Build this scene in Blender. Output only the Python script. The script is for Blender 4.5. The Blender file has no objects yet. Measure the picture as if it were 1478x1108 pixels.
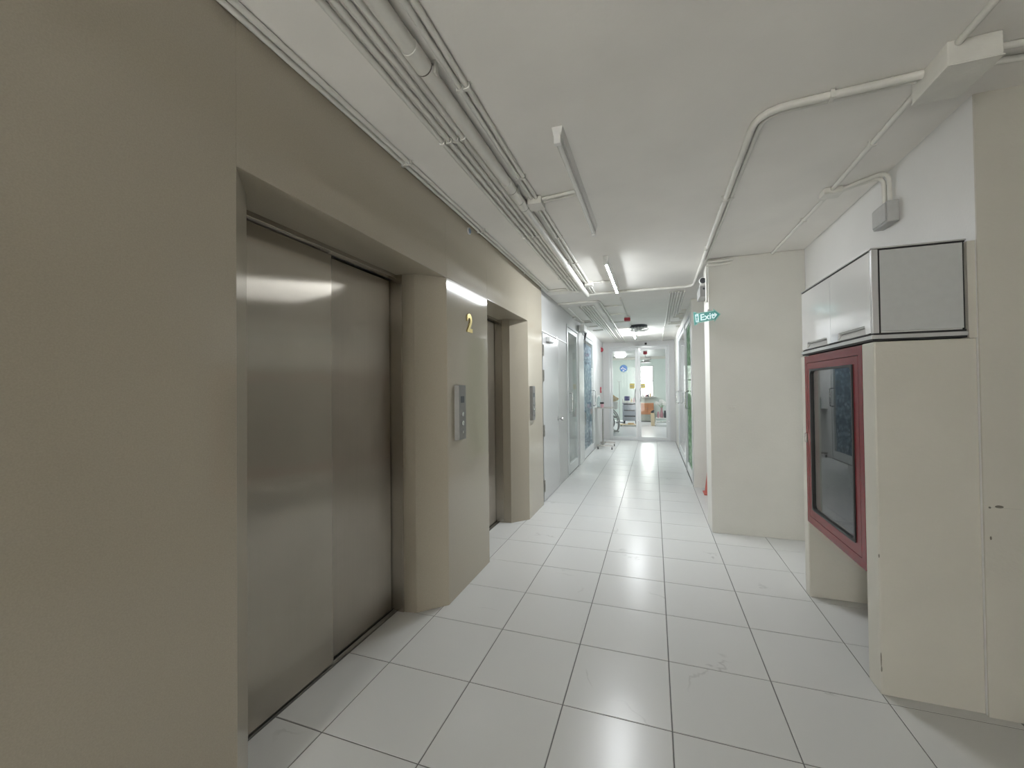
import bpy, bmesh, math, random
from mathutils import Vector, Matrix, Euler
random.seed(7)
PI = math.pi
scn = bpy.context.scene
COL = scn.collection

# ------------------------------------------------------------------ camera, world, exposure
cam_d = bpy.data.cameras.new('camera')
cam = bpy.data.objects.new('camera', cam_d)
COL.objects.link(cam)
cam_d.sensor_fit = 'HORIZONTAL'
cam_d.sensor_width = 36.0
cam_d.lens = 592.0 / 1478.0 * 36.0
cam_d.clip_start = 0.02
cam_d.clip_end = 200
_yaw, _pit, _rol = .3331, .0129, -.0112
def _axis(r, u, fw):
    c, s = math.cos(_rol), math.sin(_rol); r, u = r*c - u*s, r*s + u*c
    c, s = math.cos(_pit), math.sin(_pit); fw, u = fw*c - u*s, fw*s + u*c
    c, s = math.cos(_yaw), math.sin(_yaw)
    return Vector((r*c - fw*s, r*s + fw*c, u))
_R, _U, _F = _axis(1, 0, 0), _axis(0, 1, 0), _axis(0, 0, 1)
cam.matrix_world = Matrix(((_R.x, _U.x, -_F.x, 1.300), (_R.y, _U.y, -_F.y, -1.339),
                           (_R.z, _U.z, -_F.z, 1.388), (0, 0, 0, 1)))
scn.camera = cam

W = bpy.data.worlds.new('world')
scn.world = W
W.use_nodes = True
W.node_tree.nodes['Background'].inputs[0].default_value = (1.0, .99, .95, 1)
W.node_tree.nodes['Background'].inputs[1].default_value = 15.0
scn.view_settings.view_transform = 'Standard'
scn.view_settings.look = 'None'
scn.view_settings.gamma = 1.0
scn.view_settings.use_curve_mapping = False
scn.view_settings.exposure = 0.0
TUBE = 560.0          # emission of a lit fluorescent tube
WINDOW = 8.0         # daylight of the far window
SIDE = 110.0          # unseen lamps added to brighten the side rooms
DOME = 75.0          # ceiling dome lamp of the far room, and its added unseen twin

# ------------------------------------------------------------------ materials
def mat(name, col, rough=.5, metal=0., noise=0., scale=30., bump=0., bscale=80., spec=.5, coat=0., emit=None, emit_s=0., stretch=None):
    m = bpy.data.materials.new(name)
    m.use_nodes = True
    nt = m.node_tree
    b = nt.nodes['Principled BSDF']
    b.inputs['Base Color'].default_value = (*col, 1)
    b.inputs['Roughness'].default_value = rough
    b.inputs['Metallic'].default_value = metal
    b.inputs['Specular IOR Level'].default_value = spec
    b.inputs['Coat Weight'].default_value = coat
    b.inputs['Coat Roughness'].default_value = .05
    if emit:
        b.inputs['Emission Color'].default_value = (*emit, 1)
        b.inputs['Emission Strength'].default_value = emit_s
    if noise or bump:
        tc = nt.nodes.new('ShaderNodeTexCoord')
        src = tc.outputs['Object']
        if stretch:
            mp = nt.nodes.new('ShaderNodeMapping')
            mp.inputs['Scale'].default_value = stretch
            nt.links.new(src, mp.inputs[0]); src = mp.outputs[0]
    if noise:
        n = nt.nodes.new('ShaderNodeTexNoise')
        n.inputs['Scale'].default_value = scale
        n.inputs['Detail'].default_value = 5
        nt.links.new(src, n.inputs['Vector'])
        r = nt.nodes.new('ShaderNodeValToRGB')
        r.color_ramp.elements[0].position = .3
        r.color_ramp.elements[1].position = .7
        r.color_ramp.elements[0].color = (*[max(0, c*(1-noise)) for c in col], 1)
        r.color_ramp.elements[1].color = (*[min(1, c*(1+noise)) for c in col], 1)
        nt.links.new(n.outputs[0], r.inputs[0])
        nt.links.new(r.outputs[0], b.inputs['Base Color'])
    if bump:
        n = nt.nodes.new('ShaderNodeTexNoise')
        n.inputs['Scale'].default_value = bscale
        n.inputs['Detail'].default_value = 3
        nt.links.new(src, n.inputs['Vector'])
        bp = nt.nodes.new('ShaderNodeBump')
        bp.inputs['Strength'].default_value = bump
        bp.inputs['Distance'].default_value = .01
        nt.links.new(n.outputs[0], bp.inputs['Height'])
        nt.links.new(bp.outputs[0], b.inputs['Normal'])
    return m

M = {}
M['paint'] = mat('wall_paint', (.70, .69, .64), .45, noise=.03, scale=3, bump=.12, bscale=60)
M['paint_beige_shaded'] = mat('shaded_beige_wall_paint', (.62, .60, .535), .5, noise=.03, scale=3, bump=.12, bscale=60)  # same paint as the column, darkened to stand for weaker light here
M['lobby'] = mat('light_absorbing_rear', (.34, .32, .28), .5, noise=.03, scale=3)  # kept dark so the unseen rear walls bounce less light onto the stone
M['paint_upper'] = mat('upper_wall_paint', (.80, .80, .79), .45, noise=.02, scale=3, bump=.1, bscale=60)
M['paint_bright'] = mat('white_wall_paint', (.58, .58, .575), .45, noise=.02, scale=3, bump=.1, bscale=60)
M['ceil'] = mat('ceiling_paint', (.87, .85, .81), .7, noise=.035, scale=2.2, bump=.08, bscale=45)
M['pipe'] = mat('conduit_paint', (.76, .75, .70), .42, noise=.05, scale=9, bump=.1, bscale=90)
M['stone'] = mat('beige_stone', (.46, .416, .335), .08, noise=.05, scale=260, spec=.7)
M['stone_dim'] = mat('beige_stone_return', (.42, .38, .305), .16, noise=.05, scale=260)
M['grout'] = mat('grout', (.16, .16, .155), .8, noise=.15, scale=20)
M['white'] = mat('white_lacquer', (.56, .56, .56), .25, coat=.3)
M['gloss'] = mat('gloss_white_laminate', (.90, .905, .91), .08, coat=.6)
M['greylam'] = mat('grey_laminate', (.56, .575, .57), .45, noise=.02, scale=40)
M['alu'] = mat('white_aluminium', (.60, .615, .62), .3, metal=.1, coat=.2)
M['darkgap'] = mat('dark_gap', (.03, .03, .03), .8, noise=.1)
M['chrome'] = mat('chrome', (.62, .62, .62), .16, metal=1., noise=.03, scale=60)
M['dullsteel'] = mat('dull_steel', (.42, .41, .385), .34, metal=1., noise=.08, scale=40)
M['red'] = mat('red_enamel', (.19, .018, .022), .26, spec=.3, noise=.04, scale=12)
M['redplastic'] = mat('red_plastic', (.40, .03, .05), .35, noise=.03)
M['black'] = mat('black_rubber', (.012, .012, .013), .45, noise=.1)
M['hosebox'] = mat('hose_box_inside', (.10, .10, .10), .6, noise=.05)
M['brass'] = mat('brass_letter', (.78, .64, .28), .28, metal=.85, noise=.04)
M['teal'] = mat('exit_teal', (.11, .36, .33), .35, noise=.03)
M['exitwhite'] = mat('exit_white', (.75, .93, .95), .4, emit=(.7, .95, 1), emit_s=.25)
M['exitedge'] = mat('exit_edge', (.40, .66, .60), .25, noise=.03)
M['blue'] = mat('clock_blue', (.045, .19, .58), .35, noise=.05)
M['yellow'] = mat('yellow_plate', (.62, .52, .16), .4, noise=.06, scale=50)
M['tube_on'] = mat('lit_tube', (1, 1, 1), .4, emit=(.93, .97, 1.0), emit_s=TUBE)
M['tube_dim'] = mat('lit_dim_tube', (1, 1, 1), .4, emit=(.93, .97, 1.0), emit_s=TUBE*.55)  # same tube at lower emission, keeps the far end from overexposing
M['tube_off'] = mat('unlit_tube', (.80, .80, .77), .25, coat=.3)
M['dome'] = mat('lit_dome', (1, 1, 1), .4, emit=(1, .99, .96), emit_s=DOME)
M['side_fill'] = mat('side_room_fill', (1, 1, 1), .4, emit=(1, .99, .96), emit_s=SIDE)
M['brownwood'] = mat('orange_wood', (.50, .23, .12), .45, noise=.15, scale=6, stretch=(1, 1, 9))
M['greywood'] = mat('grey_green_cabinet', (.33, .34, .30), .5, noise=.08, scale=9)
M['trolleyblue'] = mat('blue_grey_steel', (.42, .46, .53), .4, noise=.04)
M['panelsteel'] = mat('satin_panel_steel', (.22, .215, .205), .5, metal=.25, noise=.05)
M['charcoal'] = mat('charcoal_plastic', (.05, .055, .065), .45, noise=.08)
M['navy'] = mat('navy_box', (.06, .06, .20), .5, noise=.08)
M['tan'] = mat('tan_bag', (.55, .36, .16), .6, noise=.15, scale=30, bump=.3, bscale=30)
M['cream'] = mat('cream_paper', (.72, .60, .42), .7, noise=.1, scale=20, bump=.3, bscale=24)
M['pink'] = mat('pink_plastic', (.55, .32, .36), .4, noise=.05)
M['whiteplastic'] = mat('white_plastic', (.80, .80, .78), .35, noise=.02)
M['greyplastic'] = mat('grey_plastic', (.50, .505, .50), .4, noise=.04)
M['midgrey'] = mat('mid_grey_plastic', (.30, .30, .295), .45, noise=.04)
M['cone'] = mat('red_cone_plastic', (.48, .11, .085), .5, noise=.06)
M['roomwall'] = mat('pale_green_wall', (.70, .78, .75), .6, noise=.02, scale=2)
M['roomfloor'] = mat('pale_vinyl_floor', (.78, .79, .83), .25, noise=.03, scale=4)
M['dirt'] = mat('chip_mark', (.20, .19, .16), .8, noise=.3)
M['leafwhite'] = mat('white_petal', (.90, .90, .88), .6, noise=.05)
M['leaf'] = mat('leaf_green', (.20, .32, .16), .5, noise=.15)

def brushed(name, base, rough, aniso):
    """vertically brushed steel: reflections spread sideways only"""
    m = bpy.data.materials.new(name); m.use_nodes = True
    nt = m.node_tree; L = nt.links.new
    nt.nodes.remove(nt.nodes['Principled BSDF'])
    b = nt.nodes.new('ShaderNodeBsdfAnisotropic')
    b.inputs['Roughness'].default_value = rough
    b.inputs['Anisotropy'].default_value = -aniso
    tg = nt.nodes.new('ShaderNodeTangent'); tg.direction_type = 'UV_MAP'; tg.uv_map = 'UVMap'
    L(tg.outputs[0], b.inputs['Tangent'])
    tc = nt.nodes.new('ShaderNodeTexCoord')
    mp = nt.nodes.new('ShaderNodeMapping'); mp.inputs['Scale'].default_value = (240, 240, 1.2)
    L(tc.outputs['Object'], mp.inputs[0])
    n = nt.nodes.new('ShaderNodeTexNoise'); n.inputs['Scale'].default_value = 1; n.inputs['Detail'].default_value = 4
    L(mp.outputs[0], n.inputs['Vector'])
    n2 = nt.nodes.new('ShaderNodeTexNoise'); n2.inputs['Scale'].default_value = 2.2; n2.inputs['Detail'].default_value = 5
    L(tc.outputs['Object'], n2.inputs['Vector'])
    mx = nt.nodes.new('ShaderNodeMath'); mx.operation = 'MULTIPLY_ADD'; mx.inputs[1].default_value = .3
    L(n.outputs[0], mx.inputs[0]); L(n2.outputs[0], mx.inputs[2])
    r = nt.nodes.new('ShaderNodeValToRGB'); L(mx.outputs[0], r.inputs[0])
    r.color_ramp.elements[0].position = .4; r.color_ramp.elements[1].position = .9
    r.color_ramp.elements[0].color = (*[c*.90 for c in base], 1)
    r.color_ramp.elements[1].color = (*[c*1.08 for c in base], 1)
    L(r.outputs[0], b.inputs['Color'])
    L(b.outputs[0], nt.nodes['Material Output'].inputs[0])
    return m
M['steel'] = brushed('brushed_lift_steel', (.53, .49, .43), .24, .85)
M['steel_rear'] = brushed('brushed_lift_steel_rear', (.54, .50, .44), .30, .82)

def glass(name, tint=(1, 1, 1), refl=1.0, tintmix=0.0, film=(.8, .85, .83)):
    m = bpy.data.materials.new(name); m.use_nodes = True
    nt = m.node_tree; nt.nodes.remove(nt.nodes['Principled BSDF'])
    out = nt.nodes['Material Output']
    tr = nt.nodes.new('ShaderNodeBsdfTransparent'); tr.inputs[0].default_value = (*tint, 1)
    gl = nt.nodes.new('ShaderNodeBsdfGlossy'); gl.inputs['Roughness'].default_value = .015
    lw = nt.nodes.new('ShaderNodeLayerWeight'); lw.inputs[0].default_value = .5
    pw = nt.nodes.new('ShaderNodeMath'); pw.operation = 'POWER'; pw.inputs[1].default_value = 5
    nt.links.new(lw.outputs['Facing'], pw.inputs[0])
    mu = nt.nodes.new('ShaderNodeMath'); mu.operation = 'MULTIPLY_ADD'; mu.inputs[1].default_value = .96*refl; mu.inputs[2].default_value = .04*refl; mu.use_clamp = True
    nt.links.new(pw.outputs[0], mu.inputs[0])
    base = tr
    if tintmix:
        df = nt.nodes.new('ShaderNodeBsdfDiffuse'); df.inputs[0].default_value = (*film, 1)
        m0 = nt.nodes.new('ShaderNodeMixShader'); m0.inputs[0].default_value = tintmix
        nt.links.new(tr.outputs[0], m0.inputs[1]); nt.links.new(df.outputs[0], m0.inputs[2]); base = m0
    mx = nt.nodes.new('ShaderNodeMixShader')
    nt.links.new(mu.outputs[0], mx.inputs[0]); nt.links.new(base.outputs[0], mx.inputs[1]); nt.links.new(gl.outputs[0], mx.inputs[2])
    nt.links.new(mx.outputs[0], out.inputs[0])
    return m
M['glass'] = glass('clear_glass', (.97, .985, .98), .5)
M['hoseglass'] = glass('cabinet_glass', (.70, .70, .70), 1.15)
M['glass_low'] = glass('coated_clear_glass', (.97, .985, .98), .25)
M['glass_matte'] = glass('non_reflecting_glass', (.96, .98, .97), .06)
M['film'] = glass('frosted_film_glass', (.85, .9, .88), 1.2, .45)
M['bottle'] = glass('bottle_plastic', (.80, .88, .88), 1.0, .2)

# floor tile: white porcelain with faint grey veins
def tile_mat():
    m = bpy.data.materials.new('white_marbled_tile'); m.use_nodes = True
    nt = m.node_tree; b = nt.nodes['Principled BSDF']
    L = nt.links.new
    tc = nt.nodes.new('ShaderNodeTexCoord'); oi = nt.nodes.new('ShaderNodeObjectInfo')
    ad = nt.nodes.new('ShaderNodeVectorMath'); ad.operation = 'MULTIPLY_ADD'
    cb = nt.nodes.new('ShaderNodeCombineXYZ')
    for k in range(3): L(oi.outputs['Random'], cb.inputs[k])
    ad.inputs[1].default_value = (37, 53, 71); L(cb.outputs[0], ad.inputs[0]); L(tc.outputs['Object'], ad.inputs[2])
    n = nt.nodes.new('ShaderNodeTexNoise'); n.inputs['Scale'].default_value = 2.0; n.inputs['Detail'].default_value = 5; n.inputs['Distortion'].default_value = .6
    L(ad.outputs[0], n.inputs['Vector'])
    sb = nt.nodes.new('ShaderNodeMath'); sb.operation = 'SUBTRACT'; sb.inputs[1].default_value = .5; L(n.outputs[0], sb.inputs[0])
    ab = nt.nodes.new('ShaderNodeMath'); ab.operation = 'ABSOLUTE'; L(sb.outputs[0], ab.inputs[0])
    r = nt.nodes.new('ShaderNodeValToRGB'); L(ab.outputs[0], r.inputs[0])
    r.color_ramp.elements[0].position = 0; r.color_ramp.elements[0].color = (1, 1, 1, 1)
    r.color_ramp.elements[1].position = .012; r.color_ramp.elements[1].color = (0, 0, 0, 1)
    n2 = nt.nodes.new('ShaderNodeTexNoise'); n2.inputs['Scale'].default_value = 2.1; n2.inputs['Detail'].default_value = 2
    L(ad.outputs[0], n2.inputs['Vector'])
    r2 = nt.nodes.new('ShaderNodeValToRGB'); L(n2.outputs[0], r2.inputs[0])
    r2.color_ramp.elements[0].position = .60; r2.color_ramp.elements[1].position = .72
    mu = nt.nodes.new('ShaderNodeMath'); mu.operation = 'MULTIPLY'; L(r.outputs[0], mu.inputs[0]); L(r2.outputs[0], mu.inputs[1])
    mx = nt.nodes.new('ShaderNodeMix'); mx.data_type = 'RGBA'
    mx.inputs[6].default_value = (.64, .645, .635, 1); mx.inputs[7].default_value = (.40, .40, .395, 1)
    L(mu.outputs[0], mx.inputs[0]); L(mx.outputs[2], b.inputs['Base Color'])
    b.inputs['Roughness'].default_value = .25
    b.inputs['Specular IOR Level'].default_value = .30
    n3 = nt.nodes.new('ShaderNodeTexNoise'); n3.inputs['Scale'].default_value = 14; n3.inputs['Detail'].default_value = 2
    L(ad.outputs[0], n3.inputs['Vector'])
    bp = nt.nodes.new('ShaderNodeBump'); bp.inputs['Strength'].default_value = .05; bp.inputs['Distance'].default_value = .01
    L(n3.outputs[0], bp.inputs['Height']); L(bp.outputs[0], b.inputs['Normal'])
    return m
M['tile'] = tile_mat()

def fabric(name, c0, c1, c2, sc):
    m = bpy.data.materials.new(name); m.use_nodes = True
    nt = m.node_tree; b = nt.nodes['Principled BSDF']; L = nt.links.new
    tc = nt.nodes.new('ShaderNodeTexCoord')
    v = nt.nodes.new('ShaderNodeTexVoronoi'); v.inputs['Scale'].default_value = sc; v.feature = 'F1'
    L(tc.outputs['Object'], v.inputs['Vector'])
    r = nt.nodes.new('ShaderNodeValToRGB'); L(v.outputs['Distance'], r.inputs[0])
    e = r.color_ramp.elements; e[0].position = .2; e[0].color = (*c2, 1); e[1].position = .62; e[1].color = (*c0, 1)
    x = e.new(.4); x.color = (*c1, 1)
    n = nt.nodes.new('ShaderNodeTexNoise'); n.inputs['Scale'].default_value = sc*2; L(tc.outputs['Object'], n.inputs['Vector'])
    mx = nt.nodes.new('ShaderNodeMix'); mx.data_type = 'RGBA'; mx.blend_type = 'OVERLAY'; mx.inputs[0].default_value = .6
    L(r.outputs[0], mx.inputs[6]); L(n.outputs[0], mx.inputs[7]); L(mx.outputs[2], b.inputs['Base Color'])
    b.inputs['Roughness'].default_value = .85
    return m
M['curtain_blue'] = fabric('blue_floral_fabric', (.11, .16, .23), (.21, .28, .36), (.42, .49, .55), 11)
M['curtain_green'] = fabric('green_floral_fabric', (.16, .30, .17), (.28, .46, .27), (.45, .60, .42), 12)

def window_mat():
    m = bpy.data.materials.new('overcast_daylight_pane'); m.use_nodes = True
    nt = m.node_tree; b = nt.nodes['Principled BSDF']; L = nt.links.new
    tc = nt.nodes.new('ShaderNodeTexCoord')
    n = nt.nodes.new('ShaderNodeTexNoise'); n.inputs['Scale'].default_value = 5; L(tc.outputs['Object'], n.inputs['Vector'])
    r = nt.nodes.new('ShaderNodeValToRGB'); L(n.outputs[0], r.inputs[0])
    r.color_ramp.elements[0].position = .3; r.color_ramp.elements[0].color = (.86, .96, .86, 1)
    r.color_ramp.elements[1].position = .6; r.color_ramp.elements[1].color = (1, 1, 1, 1)
    L(r.outputs[0], b.inputs['Emission Color']); b.inputs['Emission Strength'].default_value = WINDOW
    b.inputs['Base Color'].default_value = (.8, .8, .8, 1)
    return m
M['daylight'] = window_mat()

# ------------------------------------------------------------------ mesh helpers
class MB:
    """collects shapes (world coordinates) for ONE mesh object"""
    def __init__(s): s.bm = bmesh.new()
    def box(s, x0, x1, y0, y1, z0, z1, bev=0.):
        if x0 > x1: x0, x1 = x1, x0
        if y0 > y1: y0, y1 = y1, y0
        if z0 > z1: z0, z1 = z1, z0
        r = bmesh.ops.create_cube(s.bm, size=1.)
        for v in r['verts']:
            v.co = Vector(((x0+x1)/2 + v.co.x*(x1-x0), (y0+y1)/2 + v.co.y*(y1-y0), (z0+z1)/2 + v.co.z*(z1-z0)))
        if bev:
            es = list({e for v in r['verts'] for e in v.link_edges})
            bmesh.ops.bevel(s.bm, geom=es, offset=bev, segments=2, affect='EDGES', profile=.5)
        return s
    def obox(s, c, ax, hx, hy, hz):
        """oriented box; ax = 3x3 Matrix (columns = local axes)"""
        vs = []
        for i in (-1, 1):
            for j in (-1, 1):
                for k in (-1, 1): vs.append(s.bm.verts.new(Vector(c) + ax @ Vector((i*hx, j*hy, k*hz))))
        for f in ((0,1,3,2),(4,6,7,5),(0,4,5,1),(2,3,7,6),(0,2,6,4),(1,5,7,3)): s.bm.faces.new([vs[i] for i in f])
        return s
    def cyl(s, p0, p1, r0, r1=None, n=12, cap=True):
        return s.tube([p0, p1], r0, n, r1=r1, cap=cap)
    def tube(s, pts, r, n=10, r1=None, cap=True, closed=False):
        pts = [Vector(p) for p in pts]
        m = len(pts); rings = []
        t0 = (pts[1]-pts[0]).normalized()
        up = Vector((0, 0, 1)) if abs(t0.z) < .9 else Vector((1, 0, 0))
        a = t0.cross(up).normalized()
        for i, p in enumerate(pts):
            if closed: t = (pts[(i+1) % m]-pts[i-1]).normalized()
            else: t = ((pts[min(i+1, m-1)]-p).normalized() + (p-pts[max(i-1, 0)]).normalized()).normalized()
            a = (a - t*a.dot(t)).normalized(); b = t.cross(a)
            rr = r if r1 is None else r + (r1-r)*i/(m-1)
            k = 1.0
            if 0 < i < m-1:
                d = t.dot((pts[i+1]-p).normalized()); k = 1/max(d, .5) if False else 1.0
            rings.append([s.bm.verts.new(p + (a*math.cos(2*PI*j/n) + b*math.sin(2*PI*j/n))*rr*k) for j in range(n)])
        rng = range(m) if closed else range(m-1)
        for i in rng:
            A, B = rings[i], rings[(i+1) % m]
            for j in range(n): s.bm.faces.new((A[j], A[(j+1) % n], B[(j+1) % n], B[j]))
        if cap and not closed:
            s.bm.faces.new(list(reversed(rings[0]))); s.bm.faces.new(rings[-1])
        return s
    def lathe(s, c, prof, n=20, axis='z'):
        """prof: list of (r, h) along the axis from c"""
        c = Vector(c); rings = []
        def pt(r, h, a):
            if axis == 'z': return c + Vector((r*math.cos(a), r*math.sin(a), h))
            if axis == 'y': return c + Vector((r*math.cos(a), h, r*math.sin(a)))
            return c + Vector((h, r*math.cos(a), r*math.sin(a)))
        for r, h in prof: rings.append([s.bm.verts.new(pt(max(r, 1e-4), h, 2*PI*j/n)) for j in range(n)])
        for A, B in zip(rings, rings[1:]):
            for j in range(n): s.bm.faces.new((A[j], A[(j+1) % n], B[(j+1) % n], B[j]))
        s.bm.faces.new(list(reversed(rings[0]))); s.bm.faces.new(rings[-1])
        return s
    def prism(s, pts, d):
        """planar polygon pts (3-D) extruded by vector d"""
        d = Vector(d); A = [s.bm.verts.new(Vector(p)) for p in pts]; B = [s.bm.verts.new(Vector(p)+d) for p in pts]
        n = len(pts)
        s.bm.faces.new(A); s.bm.faces.new(list(reversed(B)))
        for i in range(n): s.bm.faces.new((A[i], B[i], B[(i+1) % n], A[(i+1) % n]))
        return s
    def quad(s, *p):
        s.bm.faces.new([s.bm.verts.new(Vector(q)) for q in p]); return s
    def ball(s, c, rx, ry=None, rz=None, sub=2):
        r = bmesh.ops.create_icosphere(s.bm, subdivisions=sub, radius=1.)
        ry = ry or rx; rz = rz or rx
        for v in r['verts']: v.co = Vector(c) + Vector((v.co.x*rx, v.co.y*ry, v.co.z*rz))
        return s
    def text(s, txt, size, extr, origin, ux, uy, bold=0.):
        cu = bpy.data.curves.new('t', 'FONT'); cu.body = txt; cu.size = size; cu.extrude = extr; cu.offset = bold
        o = bpy.data.objects.new('t', cu); COL.objects.link(o)
        dg = bpy.context.evaluated_depsgraph_get(); me = bpy.data.meshes.new_from_object(o.evaluated_get(dg))
        ux = Vector(ux).normalized(); uy = Vector(uy).normalized(); uz = ux.cross(uy)
        vs = [s.bm.verts.new(Vector(origin) + ux*v.co.x + uy*v.co.y + uz*v.co.z) for v in me.vertices]
        for p in me.polygons:
            try: s.bm.faces.new([vs[i] for i in p.vertices])
            except ValueError: pass
        COL.objects.unlink(o); bpy.data.objects.remove(o); bpy.data.curves.remove(cu); bpy.data.meshes.remove(me)
        return s

ORG = {}
def tag(o, label=None, cat=None, group=None, kind=None):
    if label: o['label'] = label
    if cat: o['category'] = cat
    if group: o['group'] = group
    if kind: o['kind'] = kind
    return o
def obj(name, mb, m, parent=None, at=None, smooth=False, uv=None, fixn=True):
    """link the collected shapes as one mesh object, its origin at its parent's or at `at`"""
    bm = mb.bm
    if fixn: bmesh.ops.recalc_face_normals(bm, faces=bm.faces[:])
    org = ORG[parent.name] if parent is not None else None
    if org is None:
        if at is None:
            lo = Vector((min(v.co.x for v in bm.verts), min(v.co.y for v in bm.verts), min(v.co.z for v in bm.verts)))
            hi = Vector((max(v.co.x for v in bm.verts), max(v.co.y for v in bm.verts), max(v.co.z for v in bm.verts)))
            at = ((lo.x+hi.x)/2, (lo.y+hi.y)/2, lo.z)
        org = Vector(at)
    if uv:
        ul = bm.loops.layers.uv.new('UVMap')
        for f in bm.faces:
            for l in f.loops:
                c = l.vert.co
                l[ul].uv = (c.y + c.x*.37, c.z) if uv == 'z' else (c.z, c.y + c.x*.37)
    for v in bm.verts: v.co -= org
    me = bpy.data.meshes.new(name); bm.to_mesh(me); bm.free()
    me.materials.append(m)
    if smooth:
        for p in me.polygons: p.use_smooth = True
        me.set_sharp_from_angle(angle=math.radians(40))
    o = bpy.data.objects.new(name, me); COL.objects.link(o)
    if parent is not None: o.parent = parent
    else: o.location = org
    ORG[o.name] = org
    return o
def thing(name, label, cat, loc, group=None, kind=None):
    o = bpy.data.objects.new(name, None); COL.objects.link(o); o.location = loc
    o.empty_display_size = .05
    ORG[o.name] = Vector(loc)
    return tag(o, label, cat, group, kind)
def struct(name, mb, m, label=None, cat=None, at=None):
    o = obj(name, mb, m, None, at); return tag(o, label, cat, None, 'structure')
def bend(pts, rad=.05, n=5):
    """polyline with rounded corners"""
    P = [Vector(p) for p in pts]; out = [P[0]]
    for i in range(1, len(P)-1):
        a, b, c = P[i-1], P[i], P[i+1]
        r = min(rad, (a-b).length*.49, (c-b).length*.49)
        p0 = b + (a-b).normalized()*r; p2 = b + (c-b).normalized()*r
        for k in range(n+1):
            t = k/n; out.append(p0*(1-t)**2 + b*2*t*(1-t) + p2*t*t)
    out.append(P[-1]); return out

ZC = 2.62      # ceiling
# ------------------------------------------------------------------ floor with its tiles
floor = struct('floor', MB().box(-.6, 4.6, -4.2, 10.02, -.10, -.002), M['grout'], 'white marbled porcelain tile floor of the corridor', 'floor', at=(0, 0, -.002))
T = .45
def tile_mesh(w, d):
    g = .0022; mb = MB(); e = .0015
    x0, x1, y0, y1 = g, w-g, g, d-g
    top = [(x0+e, y0+e, .002), (x1-e, y0+e, .002), (x1-e, y1-e, .002), (x0+e, y1-e, .002)]
    bot = [(x0, y0, 0), (x1, y0, 0), (x1, y1, 0), (x0, y1, 0)]
    A = [mb.bm.verts.new(p) for p in top]; B = [mb.bm.verts.new(p) for p in bot]
    mb.bm.faces.new(A)
    for i in range(4): mb.bm.faces.new((B[i], B[(i+1) % 4], A[(i+1) % 4], A[i]))
    me = bpy.data.meshes.new('floor_tile'); mb.bm.to_mesh(me); mb.bm.free(); me.materials.append(M['tile']); return me
_tm = {}
def put_tile(x, y, w, d):
    k = (round(w, 3), round(d, 3))
    if k not in _tm: _tm[k] = tile_mesh(w, d)
    o = bpy.data.objects.new('floor_tile', _tm[k]); COL.objects.link(o)
    o.parent = floor; o.location = (x, y, 0)
for j in range(-6, 22):
    for i in range(0, 4): put_tile(i*T, j*T, T, T)
for j in range(-6, 11):
    for i in (4, 5): put_tile(i*T, j*T, T, T)
for j in range(-6, 2): put_tile(6*T, j*T, T, T)
for i in range(0, 4): put_tile(i*T, 22*T, T, .10)
for (y0, y1) in ((-.40, 0), (0, .45), (.45, .9), (.9, 1.06), (1.72, 1.80), (1.80, 2.25), (2.25, 2.70), (2.70, 2.88)): put_tile(-.25, y0, .25, y1-y0)

# ------------------------------------------------------------------ ceiling
ceiling = struct('ceiling', MB().box(-.6, 4.6, -4.2, 10.02, ZC, ZC+.15), M['ceil'], 'white painted concrete ceiling carrying the conduits', 'ceiling')

# ------------------------------------------------------------------ left wall: masonry core, stone cladding, white part
XS = .03; HEAD = 2.125
core = MB()
core.box(-.6, .005, -4.2, -.40, 0, ZC)
core.box(-.6, .005, 1.06, 1.72, 0, ZC)
core.box(-.6, .005, 2.88, 3.50, 0, ZC)
core.box(-.6, .005, -.40, 1.06, HEAD+.02, ZC)
core.box(-.6, .005, 1.72, 2.88, HEAD+.02, ZC)
core.box(-.6, -.34, -.40, 1.06, 0, HEAD+.02)
core.box(-.6, -.34, 1.72, 2.88, 0, HEAD+.02)
wall_left = struct('wall_left', core, M['paint'], 'long lift wall clad in polished beige stone', 'wall', at=(0, 0, 0))
def stone(x0, x1, y0, y1, z0, z1):
    return obj('stone_panel', MB().box(x0, x1, y0, y1, z0, z1, .0015), M['stone'], wall_left)
stone(.005, XS, -4.2, -.38, 0, ZC)
stone(.005, XS, -.38, 1.045, HEAD, ZC)
stone(.005, XS, 1.045, 1.735, 0, HEAD)
stone(.005, XS, 1.045, 1.735, HEAD, ZC)
stone(.005, XS, 1.735, 2.865, HEAD, ZC)
stone(.005, XS, 2.865, 3.45, 0, ZC)
def reveal(pts, z1=HEAD):
    """vertical stone return following plan points"""
    mb = MB()
    mb.prism([(x, y, 0) for x, y in pts], (0, 0, z1))
    return obj('stone_return', mb, M['stone_dim'], wall_left)
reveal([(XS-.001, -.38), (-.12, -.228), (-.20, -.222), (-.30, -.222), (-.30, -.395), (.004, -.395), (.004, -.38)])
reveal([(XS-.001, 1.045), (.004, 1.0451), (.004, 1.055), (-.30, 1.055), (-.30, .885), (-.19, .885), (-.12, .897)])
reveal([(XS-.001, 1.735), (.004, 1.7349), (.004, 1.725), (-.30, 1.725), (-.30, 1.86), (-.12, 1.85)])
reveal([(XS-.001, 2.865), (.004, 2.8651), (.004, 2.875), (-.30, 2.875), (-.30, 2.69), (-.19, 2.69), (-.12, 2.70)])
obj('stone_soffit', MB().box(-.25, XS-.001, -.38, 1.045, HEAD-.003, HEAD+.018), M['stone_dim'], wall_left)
obj('stone_soffit', MB().box(-.25, XS-.001, 1.735, 2.865, HEAD-.003, HEAD+.018), M['stone_dim'], wall_left)

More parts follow.
